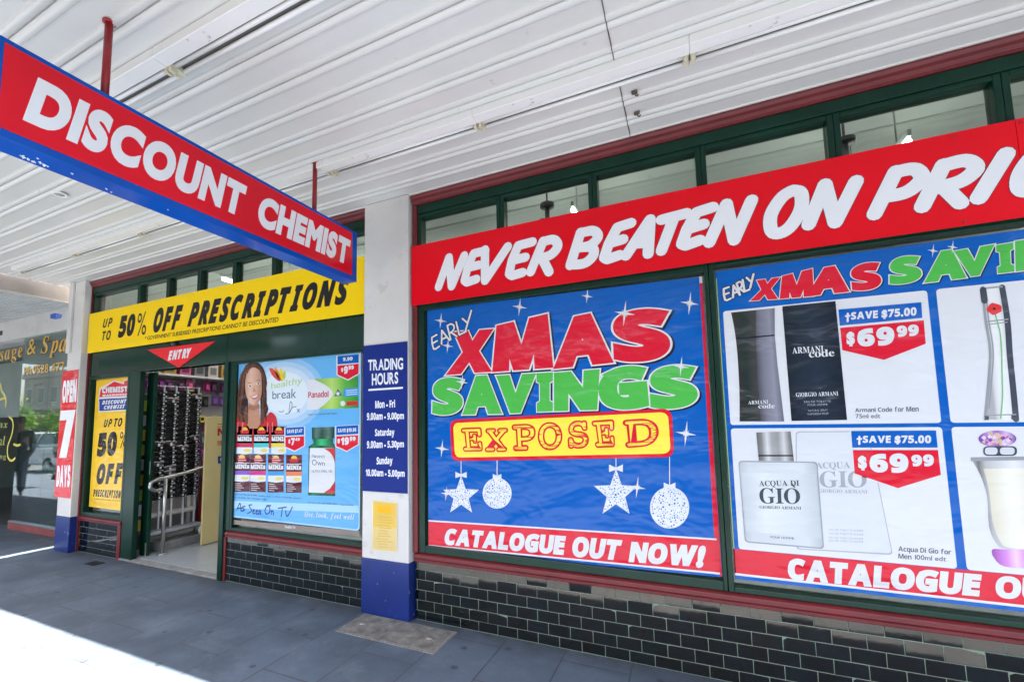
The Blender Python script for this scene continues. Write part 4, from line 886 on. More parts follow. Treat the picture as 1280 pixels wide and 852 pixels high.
k.t('Own Krill Oil 60 capsules', b((690, 566), (1060, 590), (1060, 602), (690, 578)), layer=4, kind='gill', fat=.01); k.done()
# jar
JG = tone('jar_green', A, b((692, 300))[0], b((912, 300))[0], [(0, (.008, .05, .03)), (.2, (.03, .2, .09)), (.5, (.015, .09, .045)), (.85, (.03, .16, .08)), (1, (.006, .03, .02))], -3.33); mb = MB()
A.poly(mb, a((722, 682), (905, 676), (905, 770), (722, 775)), tone('jar_cap', A, a((722, 720))[0], a((905, 720))[0], [(0, (.01, .03, .025)), (.2, (.1, .2, .16)), (.45, (.02, .06, .045)), (.75, (.09, .18, .14)), (1, (.008, .025, .02))], -3.33), 3); A.poly(mb, b((722, 50), (895, 48), (895, 85), (912, 110), (912, 522), (690, 515), (695, 115), (735, 88)), JG, 3)
A.poly(mb, a((740, 776), (890, 773), (890, 830), (740, 830)), tone('jar_glow', A, a((740, 800))[0], a((890, 800))[0], [(0, (.01, .1, .05)), (.4, (.06, .5, .2)), (.7, (.03, .3, .12)), (1, (.01, .08, .04))], -3.33), 3.8)
A.poly(mb, b((705, 128), (910, 130), (910, 500), (695, 492)), PW(), 4); A.poly(mb, b(*([(820, 132), (910, 130), (910, 260)]+smooth([(910, 260), (900, 215), (870, 165), (820, 132)], 3))), red, 4.5); A.poly(mb, b((910, 400), (910, 500), (815, 497), (870, 460)), red, 4.5)
p = mb.build('jar_print', t); k = words(A, p, film('slate_print', 'ffffff')); k.t("Nature's", b((722, 178), (828, 185), (828, 212), (722, 206)), layer=5, kind='gill'); k.t('Own', b((722, 222), (828, 232), (828, 275), (722, 268)), layer=5, kind='gill'); k.t('ULTRA KRILL OIL', b((722, 308), (890, 308), (890, 328), (722, 328)), layer=5, kind='gill'); k.done()
for bl4, rd, s1, c1, s2, c2, s3, c3, dl in (
    (a((932, 98), (1106, 82), (1106, 152), (932, 166)), a((932, 176), (1106, 160), (1104, 240), (1018, 288), (932, 250)), '9.99', a((978, 110), (1056, 103), (1056, 132), (978, 139)), '9', a((985, 182), (1018, 178), (1018, 240), (985, 243)), '99', a((1022, 176), (1066, 172), (1066, 205), (1022, 209)), a((962, 195), (980, 193), (980, 222), (962, 224))),
    (a((505, 684), (658, 676), (658, 742), (505, 750)), a((505, 760), (658, 752), (658, 830), (580, 872), (505, 838)), 'SAVE $7.47', a((520, 700), (644, 693), (644, 722), (520, 729)), '7', a((552, 768), (582, 766), (582, 824), (552, 826)), '49', a((586, 766), (624, 764), (624, 790), (586, 792)), a((530, 778), (546, 777), (546, 808), (530, 809))),
    (a((922, 672), (1102, 662), (1102, 734), (922, 744)), a((922, 754), (1102, 744), (1100, 820), (1008, 872), (922, 836)), 'SAVE $19.96', a((936, 692), (1086, 684), (1086, 715), (936, 723)), '19', a((958, 764), (1026, 760), (1026, 822), (958, 825)), '99', a((1032, 758), (1080, 755), (1080, 788), (1032, 791)), a((932, 775), (952, 773), (952, 806), (932, 808)))):
    tagp(t, A, bl4, rd, s1, c1, s2, c2, s3, c3, dl, lay=6)
k = words(A, t, film('navy_ink', (.02, .04, .28)), 'handwritten_lettering')
L = []
for s in ([(105, 638), (132, 580), (142, 648)], [(108, 620), (150, 618)], [(175, 605), (152, 612), (170, 632), (150, 645)],
          [(230, 592), (205, 600), (228, 640), (192, 665)], [(235, 650), (252, 640), (240, 634), (240, 664), (256, 662)], [(262, 652), (278, 642), (266, 640), (266, 668), (282, 664)], [(288, 640), (288, 670)], [(288, 650), (300, 640), (302, 672)],
          [(355, 602), (336, 640), (350, 668), (376, 650), (372, 610), (350, 600), (385, 600)], [(388, 640), (388, 672)], [(388, 652), (402, 642), (408, 676)],
          [(445, 622), (512, 612)], [(480, 618), (470, 690)], [(505, 640), (520, 688), (562, 610)]): L.append(b(*smooth(s, 4)))
A.stroke(k.mb, L, .011, film('navy_ink', 'ffffff'), 4, cap=6); k.done()
k = words(A, t, PW(), 'handwritten_lettering'); k.t('live, look, feel well', b((660, 648), (1070, 672), (1068, 714), (662, 690)), layer=4, kind='serifi', fat=-0.0); k.done()
k = words(A, t, PW(), 'lower_lettering'); mb = k.mb
mb2 = MB(); A.poly(mb2, b((62, 715), (1108, 808), (1108, 850), (62, 752)), film('ledge_reflect_brown', (.25, .2, .17)), .2); mb2.build('lower_strip', t); k.t('health TV', b((500, 762), (585, 770), (585, 790), (500, 782)), layer=1.2); k.done()  # strip colour carries the brown reflection in the glass ledge

# --- narrow yellow poster left of the door
A = Art('y', .036); t = thing('window_poster', (-6.33, .036, .53), 'narrow yellow poster with a red and navy shop logo, left of the shop door', 'poster')
n_ = lambda *p: Z(110, 450, 4.26, *p); ny = film('poster_amber', 'f2c230')
mb = MB(); A.poly(mb, n_((48, 72), (240, 58), (195, 803), (5, 778)), ny, 0); mb.build('sheet', t)
mb = MB(); A.poly(mb, n_((60, 197), (68, 155), (84, 150), (140, 113), (192, 128), (193, 110), (212, 108), (212, 136), (222, 140), (214, 190)), PR(), 1.6); A.poly(mb, n_((60, 207), (214, 199), (209, 262), (61, 270)), film('logo_navy', '163a8c'), 1.6)
A.poly(mb, n_((56, 202), (62, 150), (140, 107), (189, 122), (190, 105), (216, 104), (216, 132), (227, 138), (212, 268), (57, 276)), PW(), 1); p = mb.build('logo', t)
k = words(A, p, PW()); k.t('CHEMIST', n_((76, 145), (213, 138), (211, 168), (76, 176)), layer=3, fat=.05); k.t('WAREHOUSE', n_((77, 183), (208, 176), (207, 187), (76, 194)), layer=3, fat=.05)
k.t('DISCOUNT', n_((78, 215), (208, 207), (205, 228), (75, 236)), layer=3, kind='ital', fat=.05); k.t('CHEMIST', n_((87, 242), (200, 234), (196, 255), (84, 262)), layer=3, kind='ital', fat=.05); k.done()
k = words(A, t, film('ink_charcoal', (.02, .02, .025))); k.t('UP TO', n_((88, 315), (185, 306), (180, 352), (82, 357)), kind='ital', fat=.02); k.t('50', n_((58, 388), (160, 378), (148, 505), (46, 513)), kind='ital', fat=.06); k.t('%', n_((172, 378), (208, 373), (204, 460), (168, 466)), kind='ital')
k.t('OFF', n_((52, 552), (188, 546), (180, 658), (43, 660)), kind='ital', fat=.06); k.t('PRESCRIPTIONS', n_((30, 686), (190, 694), (186, 737), (27, 724)), kind='ital', fat=.04); k.t('government subsidised prescriptions cannot be discounted', n_((32, 734), (182, 745), (182, 751), (32, 740)), kind='gill'); k.done()

# ------------------------------------------------------------------ pavement covers
t = thing('access_cover', (-2, -.24, 0), 'worn grey concrete access cover let into the pavement at the foot of the middle pillar', 'cover')
cm_ = mat('worn_concrete', (.17, .165, .15), .85, var=(11, .45), bump=(28, .8, .012, 8)); 
mb = MB(); mb.box(-2.415, -1.587, -.405, -.076, -.02, .005, mat('concrete_rim', (.19, .185, .17), .8, var=(14, .3), bump=(40, .4, .005))); mb.build('rim', t, .003)
mb = MB(); mb.prism([tuple(p) for p in [(-2.375+.02, -.39), (-1.627-.02, -.39), (-1.615, -.372), (-1.615, -.105), (-1.63, -.09), (-2.37, -.09), (-2.39, -.105), (-2.39, -.372)]], 'z', .002, .0075, cm_); mb.build('slab', t, .002)
mb = MB()
for x in (-2.3, -1.72): mb.tube([(x, -.24, .006), (x, -.24, .0095)], .022, mat('pale_plug', (.32, .31, .28), .8), 12); mb.build('lifting_plug', t) if x > -2 else None
t = thing('drain_grate', (-6.07, -.2, 0), 'small dark slotted drain grate in the pavement near the left tiled wall', 'grate')
mb = MB(); mb.box(-6.17, -5.98, -.255, -.135, -.01, .004, mat('iron', (.035, .035, .038), .6, .6)); f = mb.build('frame', t, .002)
mb = MB()
for i in range(6): mb.box(-6.155+i*.029, -6.137+i*.029, -.245, -.145, .0035, .008, mat('iron_bar', (.07, .07, .072), .5, .7))
mb.build('bars', t)

# ------------------------------------------------------------------ inside the shop
def lampem(name, s): return mat(name, (1, .97, .9), .5, emit=s)
def pendant(x, y, z, ry, label, L=1.3):
    t = thing('ceiling_lamp', (x, y, z), label, 'light fitting', 'shop ceiling lamps')
    mb = MB(); mb.box(x-.012, x+.012, y, y+L, z, z+.05, mat('lamp_housing', (.6, .6, .58), .4)); mb.build('housing', t, .005)
    mb = MB(); mb.tube([(x, y+.03, z-.022), (x, y+L-.03, z-.022)], .02, lampem('lit_tube', 7), 10); mb.build('tube', t)
    mb = MB(); mb.tube([(x, y+.2, z+.07), (x, y+.2, 4)], .006, STEEL(), 6); mb.tube([(x, y+L-.2, z+.07), (x, y+L-.2, 4)], .006, STEEL(), 6); mb.build('suspension', t)
pendant(-.86, .85, 3.42, 0, 'lit tube lamp behind the second transom pane above the red banner')
pendant(1.47, .85, 3.40, 0, 'lit tube lamp behind the transom pane above the last red banner word')
for x, y, s in ((-5.5, .75, 'lit tube lamp behind the transom panes over the doorway'), (-6.3, 2.6, 'added lit tube lamp deep in the shop, out of view'), (-4.2, 1.9, 'added lit tube lamp in the shop, unseen behind the yellow banner'), (-2.4, 2.6, 'added lit tube lamp in the shop, unseen behind the middle pillar')):  # doorway lamp aside, these unseen lamps are added to brighten the shop
    pendant(x, y, 3.45 if y < 1 else 3.6, 0, s)
for (px_, py_), s in (((684, 262), 'dark speaker bracket behind the transom left of the lit lamp'), ((1056, 184), 'dark speaker bracket behind the transom over the word on')):
    c = onY(px_, py_, .55); t = thing('ceiling_speaker', c, s, 'speaker')
    mb = MB(); mb.tube([(c.x, c.y, c.z-.13), (c.x, c.y, c.z+.02)], .02, DARK(), 10); mb.tube([(c.x, c.y, c.z+.02), (c.x, c.y, c.z+.05)], .06, DARK(), 14); mb.tube([(c.x, c.y, c.z+.05), (c.x, c.y, 4)], .008, DARK(), 6); mb.build('bracket', t)
    mb = MB(); mb.tube([(c.x, c.y+.02, c.z-.13), (c.x, c.y-.12, c.z-.2)], [.05, .07], mat('speaker_shell', (.12, .12, .12), .4), 14); mb.build('horn', t)
# sunglasses rack, ramp kerb, handrail
RX = -5.80
t = thing('display_rack', (RX, .4, .03), 'white wire display rack full of sunglasses just inside the door', 'rack')
wh = mat('rack_white', (.7, .7, .7), .35)
for i in range(5):
    y = .16+i*.142
    mb = MB(); mb.box(RX-.03, RX-.01, y-.008, y+.008, .28, 2.0, wh); mb.build('upright', t, .003)
mb = MB(); mb.box(RX-.1, RX+.04, .14, .8, .235, .27, mat('rack_base_grey', (.45, .46, .48), .4)); mb.build('base', t, .004)
mb = MB(); mb.box(RX-.06, RX-.03, .15, .76, 1.99, 2.0, wh); mb.build('top_bar', t, .003)
mb = MB(); mb.box(RX-.06, RX-.045, .14, .76, .62, 1.95, mat('rack_back', (.008, .008, .009), .7)); mb.build('back_panel', t)
for i in range(5):
    mb = MB()
    for j in range(24): mb.ball((RX+.02, .16+i*.142, .64+j*.0555), .0115, wh, 6, 4)
    mb.build('nose_pegs', t)
gproto = thing('sunglasses', (0, 0, 0), 'pair of dark sunglasses hung on the white display rack inside the door', 'sunglasses', 'sunglasses on the display rack')
lensm = mat('dark_lens', (.012, .012, .014), .06); 
mb = MB()
for s in (-1, 1): mb.prism([(.034*s+.028*math.cos(i*math.pi/6)*(1 if abs(math.cos(i*math.pi/6)) < .8 else .96), .02*math.sin(i*math.pi/6)) for i in range(12)], 'x', .012, .016, lensm)
mb.build('lenses', gproto)
mb = MB(); fr = mat('frame_black', (.02, .018, .018), .25)
mb.tube([(.016, -.066, .012), (.018, -.03, .022), (.018, 0, .014), (.018, .03, .022), (.016, .066, .012)], .004, fr, 6)
for s in (-1, 1): mb.tube([(.016, .066*s, .012), (-.05, .064*s, .012), (-.075, .062*s, .0)], .003, fr, 6)
mb.build('frame', gproto)
gp2 = thing('sunglasses', (0, 0, 0), 'pair of pale framed sunglasses hung on the white display rack inside the door', 'sunglasses', 'pale sunglasses on the display rack')
mb = MB()
for s in (-1, 1): mb.prism([(.034*s+.028*math.cos(i*math.pi/6), .02*math.sin(i*math.pi/6)) for i in range(12)], 'x', .012, .016, mat('brown_lens', (.10, .06, .05), .05))
mb.build('lenses', gp2)
mb = MB(); f2 = mat('frame_pale', (.6, .58, .6), .2)
mb.tube([(.016, -.066, .012), (.018, -.03, .022), (.018, 0, .014), (.018, .03, .022), (.016, .066, .012)], .005, f2, 6)
for s in (-1, 1): mb.tube([(.016, .066*s, .012), (-.05, .064*s, .012), (-.075, .062*s, .0)], .003, f2, 6)
mb.build('frame', gp2)
mb = MB(); mb.box(.018, .02, -.012, .012, -.035, .0, wh); mb.build('price_tag', gp2)
mb = MB(); mb.box(.018, .0205, .018, .038, -.006, .012, mat('lens_sticker_glint', (.8, .8, .76), .3)); mb.build('sticker_glint', gproto)  # white sticker, also painted as the bright glint on the lens
rnd = random.Random(11); first = True; f2nd = True
for i in range(4):
    for j in range(22):
        if rnd.random() < .06: continue
        if rnd.random() < .1: o = gp2 if f2nd else copy_tree(gp2); f2nd = False
        else: o = gproto if first else copy_tree(gproto); first = False
        o.location = (RX+.03, .231+i*.142+rnd.uniform(-.006, .006), .655+j*.0585); o.rotation_euler = (rnd.uniform(-.12, .12), rnd.uniform(-.15, .15), rnd.uniform(-.1, .1))
mb = MB(); mb.box(-6.0, -5.72, .28, 2.2, .022, .13, mat('concrete_step', 'ffffff')); tag(mb.build('ramp_kerb', bevel=.01), 'low grey concrete kerb beside the handrail inside the door', 'kerb')
t = thing('handrail', (-5.62, .25, .03), 'bent steel handrail on one post inside the shop door', 'handrail')
HX = -5.62
mb = MB(); mb.tube([(HX, p[0], p[1]) for p in smooth([(.215, .775), (.15, .765), (.09, .80), (.095, .86), (.17, .895), (.3, .905), (.6, .955), (1.1, 1.06), (1.6, 1.17)], 5)], .021, STEEL(), 14); mb.build('rail', t)
mb = MB(); mb.tube([(HX, .25, .03), (HX, .25, .89)], .021, STEEL(), 14); mb.build('post', t)
mb = MB(); mb.tube([(HX, .25, .03), (HX, .25, .04)], .05, STEEL(), 16); mb.build('foot_plate', t)
mb = MB(); mb.tube([(HX, 1.5, .03), (HX, 1.5, 1.15)], .021, STEEL(), 14); mb.build('post', t)
# yellow board
BX = -5.52; A = Art('x', BX); yb = onX(255, 600, BX).y
t = thing('notice_panel', (BX, yb, .04), 'tall plain yellow panel with red print standing inside the door', 'panel')
zt = onX(256, 521, BX).z
mb = MB(); mb.box(BX-.03, BX-.0003, yb, yb+.75, .04, zt, mat('panel_yellow', (.66, .53, .24), .45, var=(3, .05))); mb.build('board', t, .003)
i7 = lambda *p: Z(170, 440, 6.554, *p); i8 = lambda *p: Z(170, 570, 5.68, *p)
k = words(A, t, ink('panel_red', (.45, .02, .04))); k.t('NO', i7((668, 622), (790, 616), (790, 680), (668, 684)), fat=.03)
for y in (592, 762): A.poly(k.mb, i7((668, y-6), (800, y-14), (800, y-8), (668, y)), ink('panel_red', 'ffffff'), 1)
k.t('PROCESSING', i7((668, 726), (860, 716), (860, 748), (668, 758)), kind='gill', fat=.02); k.t('SORRY', i7((668, 604), (800, 594), (800, 610), (668, 618)), kind='gill', fat=.01); k.done()
mb = MB(); A.poly(mb, i8((580, 0), (700, -10), (700, 45), (582, 52)), ink('label_navy', (.02, .05, .2)), 1.5); A.poly(mb, i8((598, 12), (620, 10), (620, 30), (598, 32)), Wt, 2); mb.build('navy_sticker', t)
# red trolley behind the panel
t = thing('shopping_trolley', (-5.95, .98, .03), 'red two wheeled shopping trolley beside the yellow panel', 'trolley')
rc = mat('trolley_red', (.28, .012, .02), .5, var=(8, .3), bump=(14, .3, .01)); wc = onX(253, 653, -5.75)
mb = MB(); mb.prism([(.86, .2), (1.1, .2), (1.16, .95), (.92, .98)], 'x', -6.0, -5.78, rc); mb.build('bag', t, .03)
mb = MB(); mb.tube([(-5.97, .84, .12), (-5.97, .9, 1.1), (-5.81, .9, 1.1), (-5.81, .84, .12)], .011, STEEL(), 8); mb.build('frame', t)
for y in (.83, .93):
    mb = MB(); x = -5.74; n = 20
    mb.tube([(x-.02, y+.0, .17), (x+.02, y, .17)], .085, mat('wheel_white', (.6, .58, .52), .5), 20); wv = mb.build('wheel', t, .01)
    mb = MB(); mb.tube([(x-.024, y, .17), (x+.026, y, .17)], .058, mat('hub_red', (.4, .02, .03), .4), 16); mb.build('hub', wv)
# shelving with hanging goods behind the doorway
SXB = -6.72
t = thing('wall_shelving', (SXB, 1.4, .03), 'white metal wall shelving with pegs and goods deep inside the doorway', 'shelving')
mb = MB(); mb.box(SXB-.1, SXB-.08, .5, 4.2, .03, 2.45, mat('shelf_back', (.3, .28, .3), .6)); mb.build('back_panel', t)
for y in (.5, 1.25, 2.0, 2.75, 3.5, 4.2): mb = MB(); mb.box(SXB-.08, SXB-.03, y-.025, y+.025, .03, 2.5, wh); mb.build('upright', t, .003)
for z in (.3, 1.62, 2.22, 2.5): mb = MB(); mb.box(SXB-.08, SXB+.16, .5, 4.2, z-.015, z+.015, wh); mb.build('shelf', t, .003)
rnd = random.Random(21)
cols = [('violet', (.16, .02, .18)), ('pink', (.45, .06, .22)), ('plum', (.09, .015, .08)), ('magenta', (.35, .02, .16)), ('grey_blue', (.12, .16, .2)), ('black', (.015, .015, .018)), ('purple', (.12, .05, .22))]
protos = {}
for nme, c in cols:
    o = thing('hanging_pack', (0, 0, 0), '%s blister pack hanging on the shelving deep inside the doorway' % nme.replace('_', ' '), 'pack', '%s packs on the shop shelving' % nme.replace('_', ' '))
    mb = MB(); mb.box(-.004, 0, -.05, .05, -.16, 0, mat('pack_card_'+nme, c, .3)); mb.build('card', o)
    mb = MB(); mb.box(.0, .025, -.03, .03, -.13, -.05, mat('pack_blister_'+nme, tuple(min(1, v*2+.05) for v in c), .15)); mb.build('blister', o, .006)
    protos[nme] = [o, False]
for r, z in enumerate((2.17, 1.96, 1.57, 1.37, 1.17, .97, .77)):
    for i in range(26):
        nme = cols[(r*3+i//3+rnd.randint(0, 1)) % 7][0]; p = protos[nme]
        o = copy_tree(p[0]) if p[1] else p[0]; p[1] = True
        o.location = (SXB-.02+rnd.uniform(0, .08), .6+i*.135, z+rnd.uniform(-.02, .02)); o.rotation_euler = (0, 0, rnd.uniform(-.15, .15))
pt = None; yt = mat('ticket_yellow', (.72, .62, .05), .5)
for i in range(14):
    if pt is None:
        mb = MB(); mb.box(.0, .003, -.035, .035, -.05, .05, yt); mb.box(.0032, .0036, -.02, .02, -.02, .02, BLK); pt = mb.build('price_ticket'); tag(pt, 'small yellow price ticket on the shelving inside the doorway', 'ticket', 'yellow price tickets'); o = pt
    else: o = pt.copy(); col.objects.link(o)
    o.location = (SXB+.17, .7+i*.19, 1.60)
bp = {}
for i in range(16):
    c = [('white', (.5, .48, .46)), ('gold', (.4, .25, .06)), ('pink', (.5, .08, .25)), ('grey', (.2, .2, .22))][i % 4]
    if c[0] not in bp:
        mb = MB(); mb.box(-.06, .06, -.08, .08, 0, .2, mat('carton_'+c[0], c[1], .4)); mb.box(.0605, .062, -.05, .05, .04, .15, mat('carton_window_'+c[0], tuple(v*.4 for v in c[1]), .2)); o = mb.build('carton', bevel=.004); bp[c[0]] = o
        tag(o, '%s carton on the upper shelf inside the doorway' % c[0], 'carton', '%s cartons on the shop shelving' % c[0])
    else: o = bp[c[0]].copy(); col.objects.link(o)
    o.location = (SXB+.04, .62+i*.21, 2.236)
for nm, pp, cc in (('yellow', (447, 338, 40, 30), (.75, .72, .08)), ('pink', (310, 325, 42, 18), (.6, .1, .3)), ('blue', (370, 368, 45, 18), (.02, .06, .25))):
    c = onX(170+pp[0]/6.554, 440+pp[1]/6.554, -6.2); mb = MB(); w_ = pp[2]/6.554*.0122; h_ = pp[3]/6.554*.0105
    mb.prism([(c.y+w_*math.cos(i*math.pi/8)*(1+.12*(i % 2)), c.z+h_*math.sin(i*math.pi/8)*(1+.12*(i % 2))) for i in range(16)], 'x', -6.204, -6.2, mat('promo_'+nm, cc, .5))
    mb.tube([(-6.202, c.y, c.z+h_), (-6.6, c.y, c.z+h_+.15)], .003, STEEL(), 5); tag(mb.build('shelf_talker'), '%s cut out price card sticking out of the shelving inside the door' % nm, 'price card')
t = thing('counter_stand', (-6.2, .28, .03), 'slim stand of small bright packs beside the open sliding door', 'stand')
mb = MB(); mb.box(-6.3, -6.1, .2, .36, .03, 1.9, mat('stand_dark', (.05, .06, .06), .5)); mb.build('column', t, .004)
for i in range(9):
    mb = MB(); mb.box(-6.1, -6.07, .2, .35, .25+i*.18, .38+i*.18, mat(('stand_yellow', 'stand_white', 'stand_lime')[i % 3], ((.7, .5, .05), (.6, .6, .6), (.4, .55, .05))[i % 3], .4)); mb.build('pack', t, .003)

# ------------------------------------------------------------------ neighbouring shop
YN = .24
nb = thing('massage_shop', (-9, YN, 0), 'neighbouring shop with a set back glass front and yellow window lettering', 'shop')
gn = glass('neighbour_glass', (.88, .92, .9), 1.6)
mb = MB(); mb.box(-9.42, -7.21, YN-.01, YN+.06, .0, .1, mat('brick_red_paint', (.28, .07, .06), .6, var=(7, .2))); mb.build('base_strip', nb, .004)
mb = MB(); mb.box(-9.42, -7.21, YN-.014, YN+.05, .1, .125, mat('alloy_strip', (.6, .6, .6), .3, 1)); mb.build('bottom_rail', nb, .003)
for x0, x1 in ((-9.40, -8.555), (-8.55, -7.21)): mb = MB(); mb.box(x0, x1, YN+.01, YN+.018, .125, 2.915, gn); mb.build('pane', nb)
mb = MB(); mb.box(-11.2, -9.44, 1.1, 1.108, .02, 2.915, gn); mb.build('door_pane', nb)
mb = MB(); mb.box(-9.401, -9.39, YN+.03, 1.09, 1.72, 2.9, mat('added_pale_panel', (.42, .47, .44), .6, var=(2, .12))); mb.build('added_pale_panel', nb)  # added pale panel, put in to lighten the dark upper glass
mb = MB(); mb.box(-9.41, -9.402, YN+.02, 1.1, .02, 2.915, glass('return_glass', (.9, .93, .92), 1.5)); mb.build('return_pane', nb)
mb = MB(); mb.box(-16, -11.2, YN, YN+.018, .5, 2.915, gn); mb.build('pane', nb)
mb = MB(); mb.box(-16, -11.2, YN-.01, YN+.06, 0, .5, TILE); mb.build('plinth', nb, .003)
mb = MB(); mb.box(-16, -7.21, YN-.03, YN+.3, 2.916, 3.3, WHITE()); mb.build('bulkhead', nb, .004)
mb = MB(); mb.box(-16, -7.21, YN-.03, YN+.3, 3.3, 6.8, mat('neighbour_render', (.5, .47, .42), .7, var=(2, .1))); mb.build('upper_wall', nb)
ni = mat('neighbour_inside', (.3, .32, .3), .7)
mb = MB(); mb.box(-16, -7.22, 2.6, 2.7, 0, 3.3, ni); mb.box(-16, -15.9, YN+.3, 5, 0, 3.3, ni); mb.box(-7.26, -7.22, YN+.3, 5, 0, 3.3, ni); mb.box(-16, -7.22, .6, 5, 3.0, 3.05, ni); mb.build('inner_wall', nb)
mb = MB(); mb.box(-9.38, -7.24, .62, .64, 1.75, 2.96, mat('added_screen_grey', (.36, .40, .37), .7, var=(1.5, .12))); mb.box(-16, -9.6, 1.5, 1.52, 1.75, 2.96, MATS['added_screen_grey']); mb.build('added_screen', nb)  # screens added behind the glass so its upper zone looks lighter
mb = MB(); mb.box(-9.38, -7.24, .6, .618, 1.70, 1.75, mat('added_screen_rail', (.1, .11, .1), .5)); mb.build('added_screen_rail', nb)  # lower edge of the added screen
mb = MB(); mb.box(-15.8, -7.25, .3, 5, .0, .02, mat('neighbour_floor', (.06, .06, .06), .4)); mb.build('floor', nb)
mb = MB(); mb.box(-9.0, -8.75, YN+.0195, YN+.021, 2.15, 2.17, DARK()); mb.box(-7.9, -7.55, YN+.9, YN+.92, 1.9, 2.3, mat('inner_poster', (.3, .36, .4), .4)); mb.box(-9.3, -8.4, YN+1.4, YN+1.42, 1.85, 2.2, mat('inner_screen', (.22, .27, .28), .5)); mb.build('inner_panels', nb)
mb = MB(); mb.box(-10.3, -10.06, YN-.036, YN-.03, 3.02, 3.09, DARK()); mb.build('vent', nb)
A = Art('y', YN+.009); q = lambda *p: Z(0, 380, 7.745, *p); q4 = lambda *p: Z(0, 480, 7.745, *p)
AM = mat('amber_vinyl', (.75, .42, .05), .4); BKV = mat('outline_vinyl', (.03, .02, .01), .5); YV = mat('yellow_vinyl', (.75, .6, .03), .4)
k, ko = words(A, nb, AM, 'window_lettering'), words(A, nb, BKV, 'lettering_outline')
for kk, f, l, d in ((k, 0.0, 2, (0, 0)), (ko, .035, 1, (4, 4))):
    for s, c in (('Massage', ((-215, 470), (215, 372), (222, 505), (-215, 590))), ('&', ((280, 345), (352, 330), (346, 478), (258, 492))), ('Spa', ((405, 325), (650, 280), (640, 455), (392, 476)))):
        kk.t(s, q(*[(x+d[0], y+d[1]) for x, y in c]), layer=l, kind='serifi', fat=f)
    kk.t('Ph.9528 477', q(*[(x+d[0]*.7, y+d[1]*.7) for x, y in ((235, 612), (622, 556), (620, 640), (230, 690))]), layer=l, kind='bold', fat=f)
k.done(); ko.done()
k = words(A, nb, YV, 'yellow_scroll')
A.stroke(k.mb, [q4(*smooth([(88, 315), (118, 345), (128, 410), (110, 500), (78, 590), (72, 670), (88, 725), (118, 738), (145, 715)], 4)), q4(*smooth([(135, 580), (165, 592), (195, 585)], 4)), q4(*smooth([(5, 0), (15, 60), (45, 110), (58, 160), (52, 215)], 4)), q4((5, 148), (55, 128))], .035, YV, 2, cap=8); k.done()
k = words(A, nb, mat('olive_vinyl', (.35, .36, .05), .5), 'script_lettering')
k.t('relax', q4((-110, 350), (72, 356), (75, 420), (-110, 420)), kind='serifi'); k.t('heal', q4((-100, 500), (52, 505), (52, 590), (-100, 595)), kind='serifi'); k.t('spring', q4((-120, 668), (62, 672), (62, 722), (-120, 722)), kind='serifi'); k.done()
# its awning, lower, dark ribbed underside, and the end beam
aw2 = thing('awning', (-11, -1.5, 3.2), 'lower neighbouring awning with a dark finely ribbed underside and bare end beam', 'awning')
rib = mat('dark_soffit', (.42, .43, .43), .5, var=(2, .1))
mb = MB(); n = 0; prof = []
y = YN-.035
while y > -3.3: prof += [(y, 3.23), (y-.018, 3.23), (y-.022, 3.216), (y-.036, 3.216), (y-.04, 3.23)]; y -= .06
m_ = len(prof); mb.add([(x, p[0], p[1]) for x in (-16, -7.63) for p in prof], [(i, i+1, m_+i+1, m_+i) for i in range(m_-1)], rib); mb.build('soffit_sheet', aw2)
mb = MB(); mb.box(-7.628, -7.565, -3.3, YN-.032, 3.205, 3.40, mat('bare_beam', (.30, .27, .25), .7, var=(5, .15), dirt=(12, .68, (.12, .1, .09), .5))); mb.box(-7.64, -7.565, -3.3, YN-.032, 3.19, 3.204, mat('beam_lip', (.5, .47, .42), .6)); mb.build('end_beam', aw2, .003)
mb = MB(); mb.box(-16, -7.57, -3.3, YN-.035, 3.42, 3.45, rib); mb.build('roof_sheet', aw2)
mb = MB(); mb.box(-16, -7.57, -3.34, -3.301, 3.0, 3.5, mat('fascia_grey', (.4, .4, .4), .5)); mb.build('fascia', aw2)
mb = MB(); mb.prism([(-.03, 3.0), (.03, 3.0), (.04, 3.05), (-.03, 3.06)], 'x', -7.9, -7.75, mat('sign_blue_small', (.03, .12, .5), .4)); o = mb.build('blue_tag'); tag(o, 'small blue tag under the neighbouring awning behind the left pillar', 'tag')

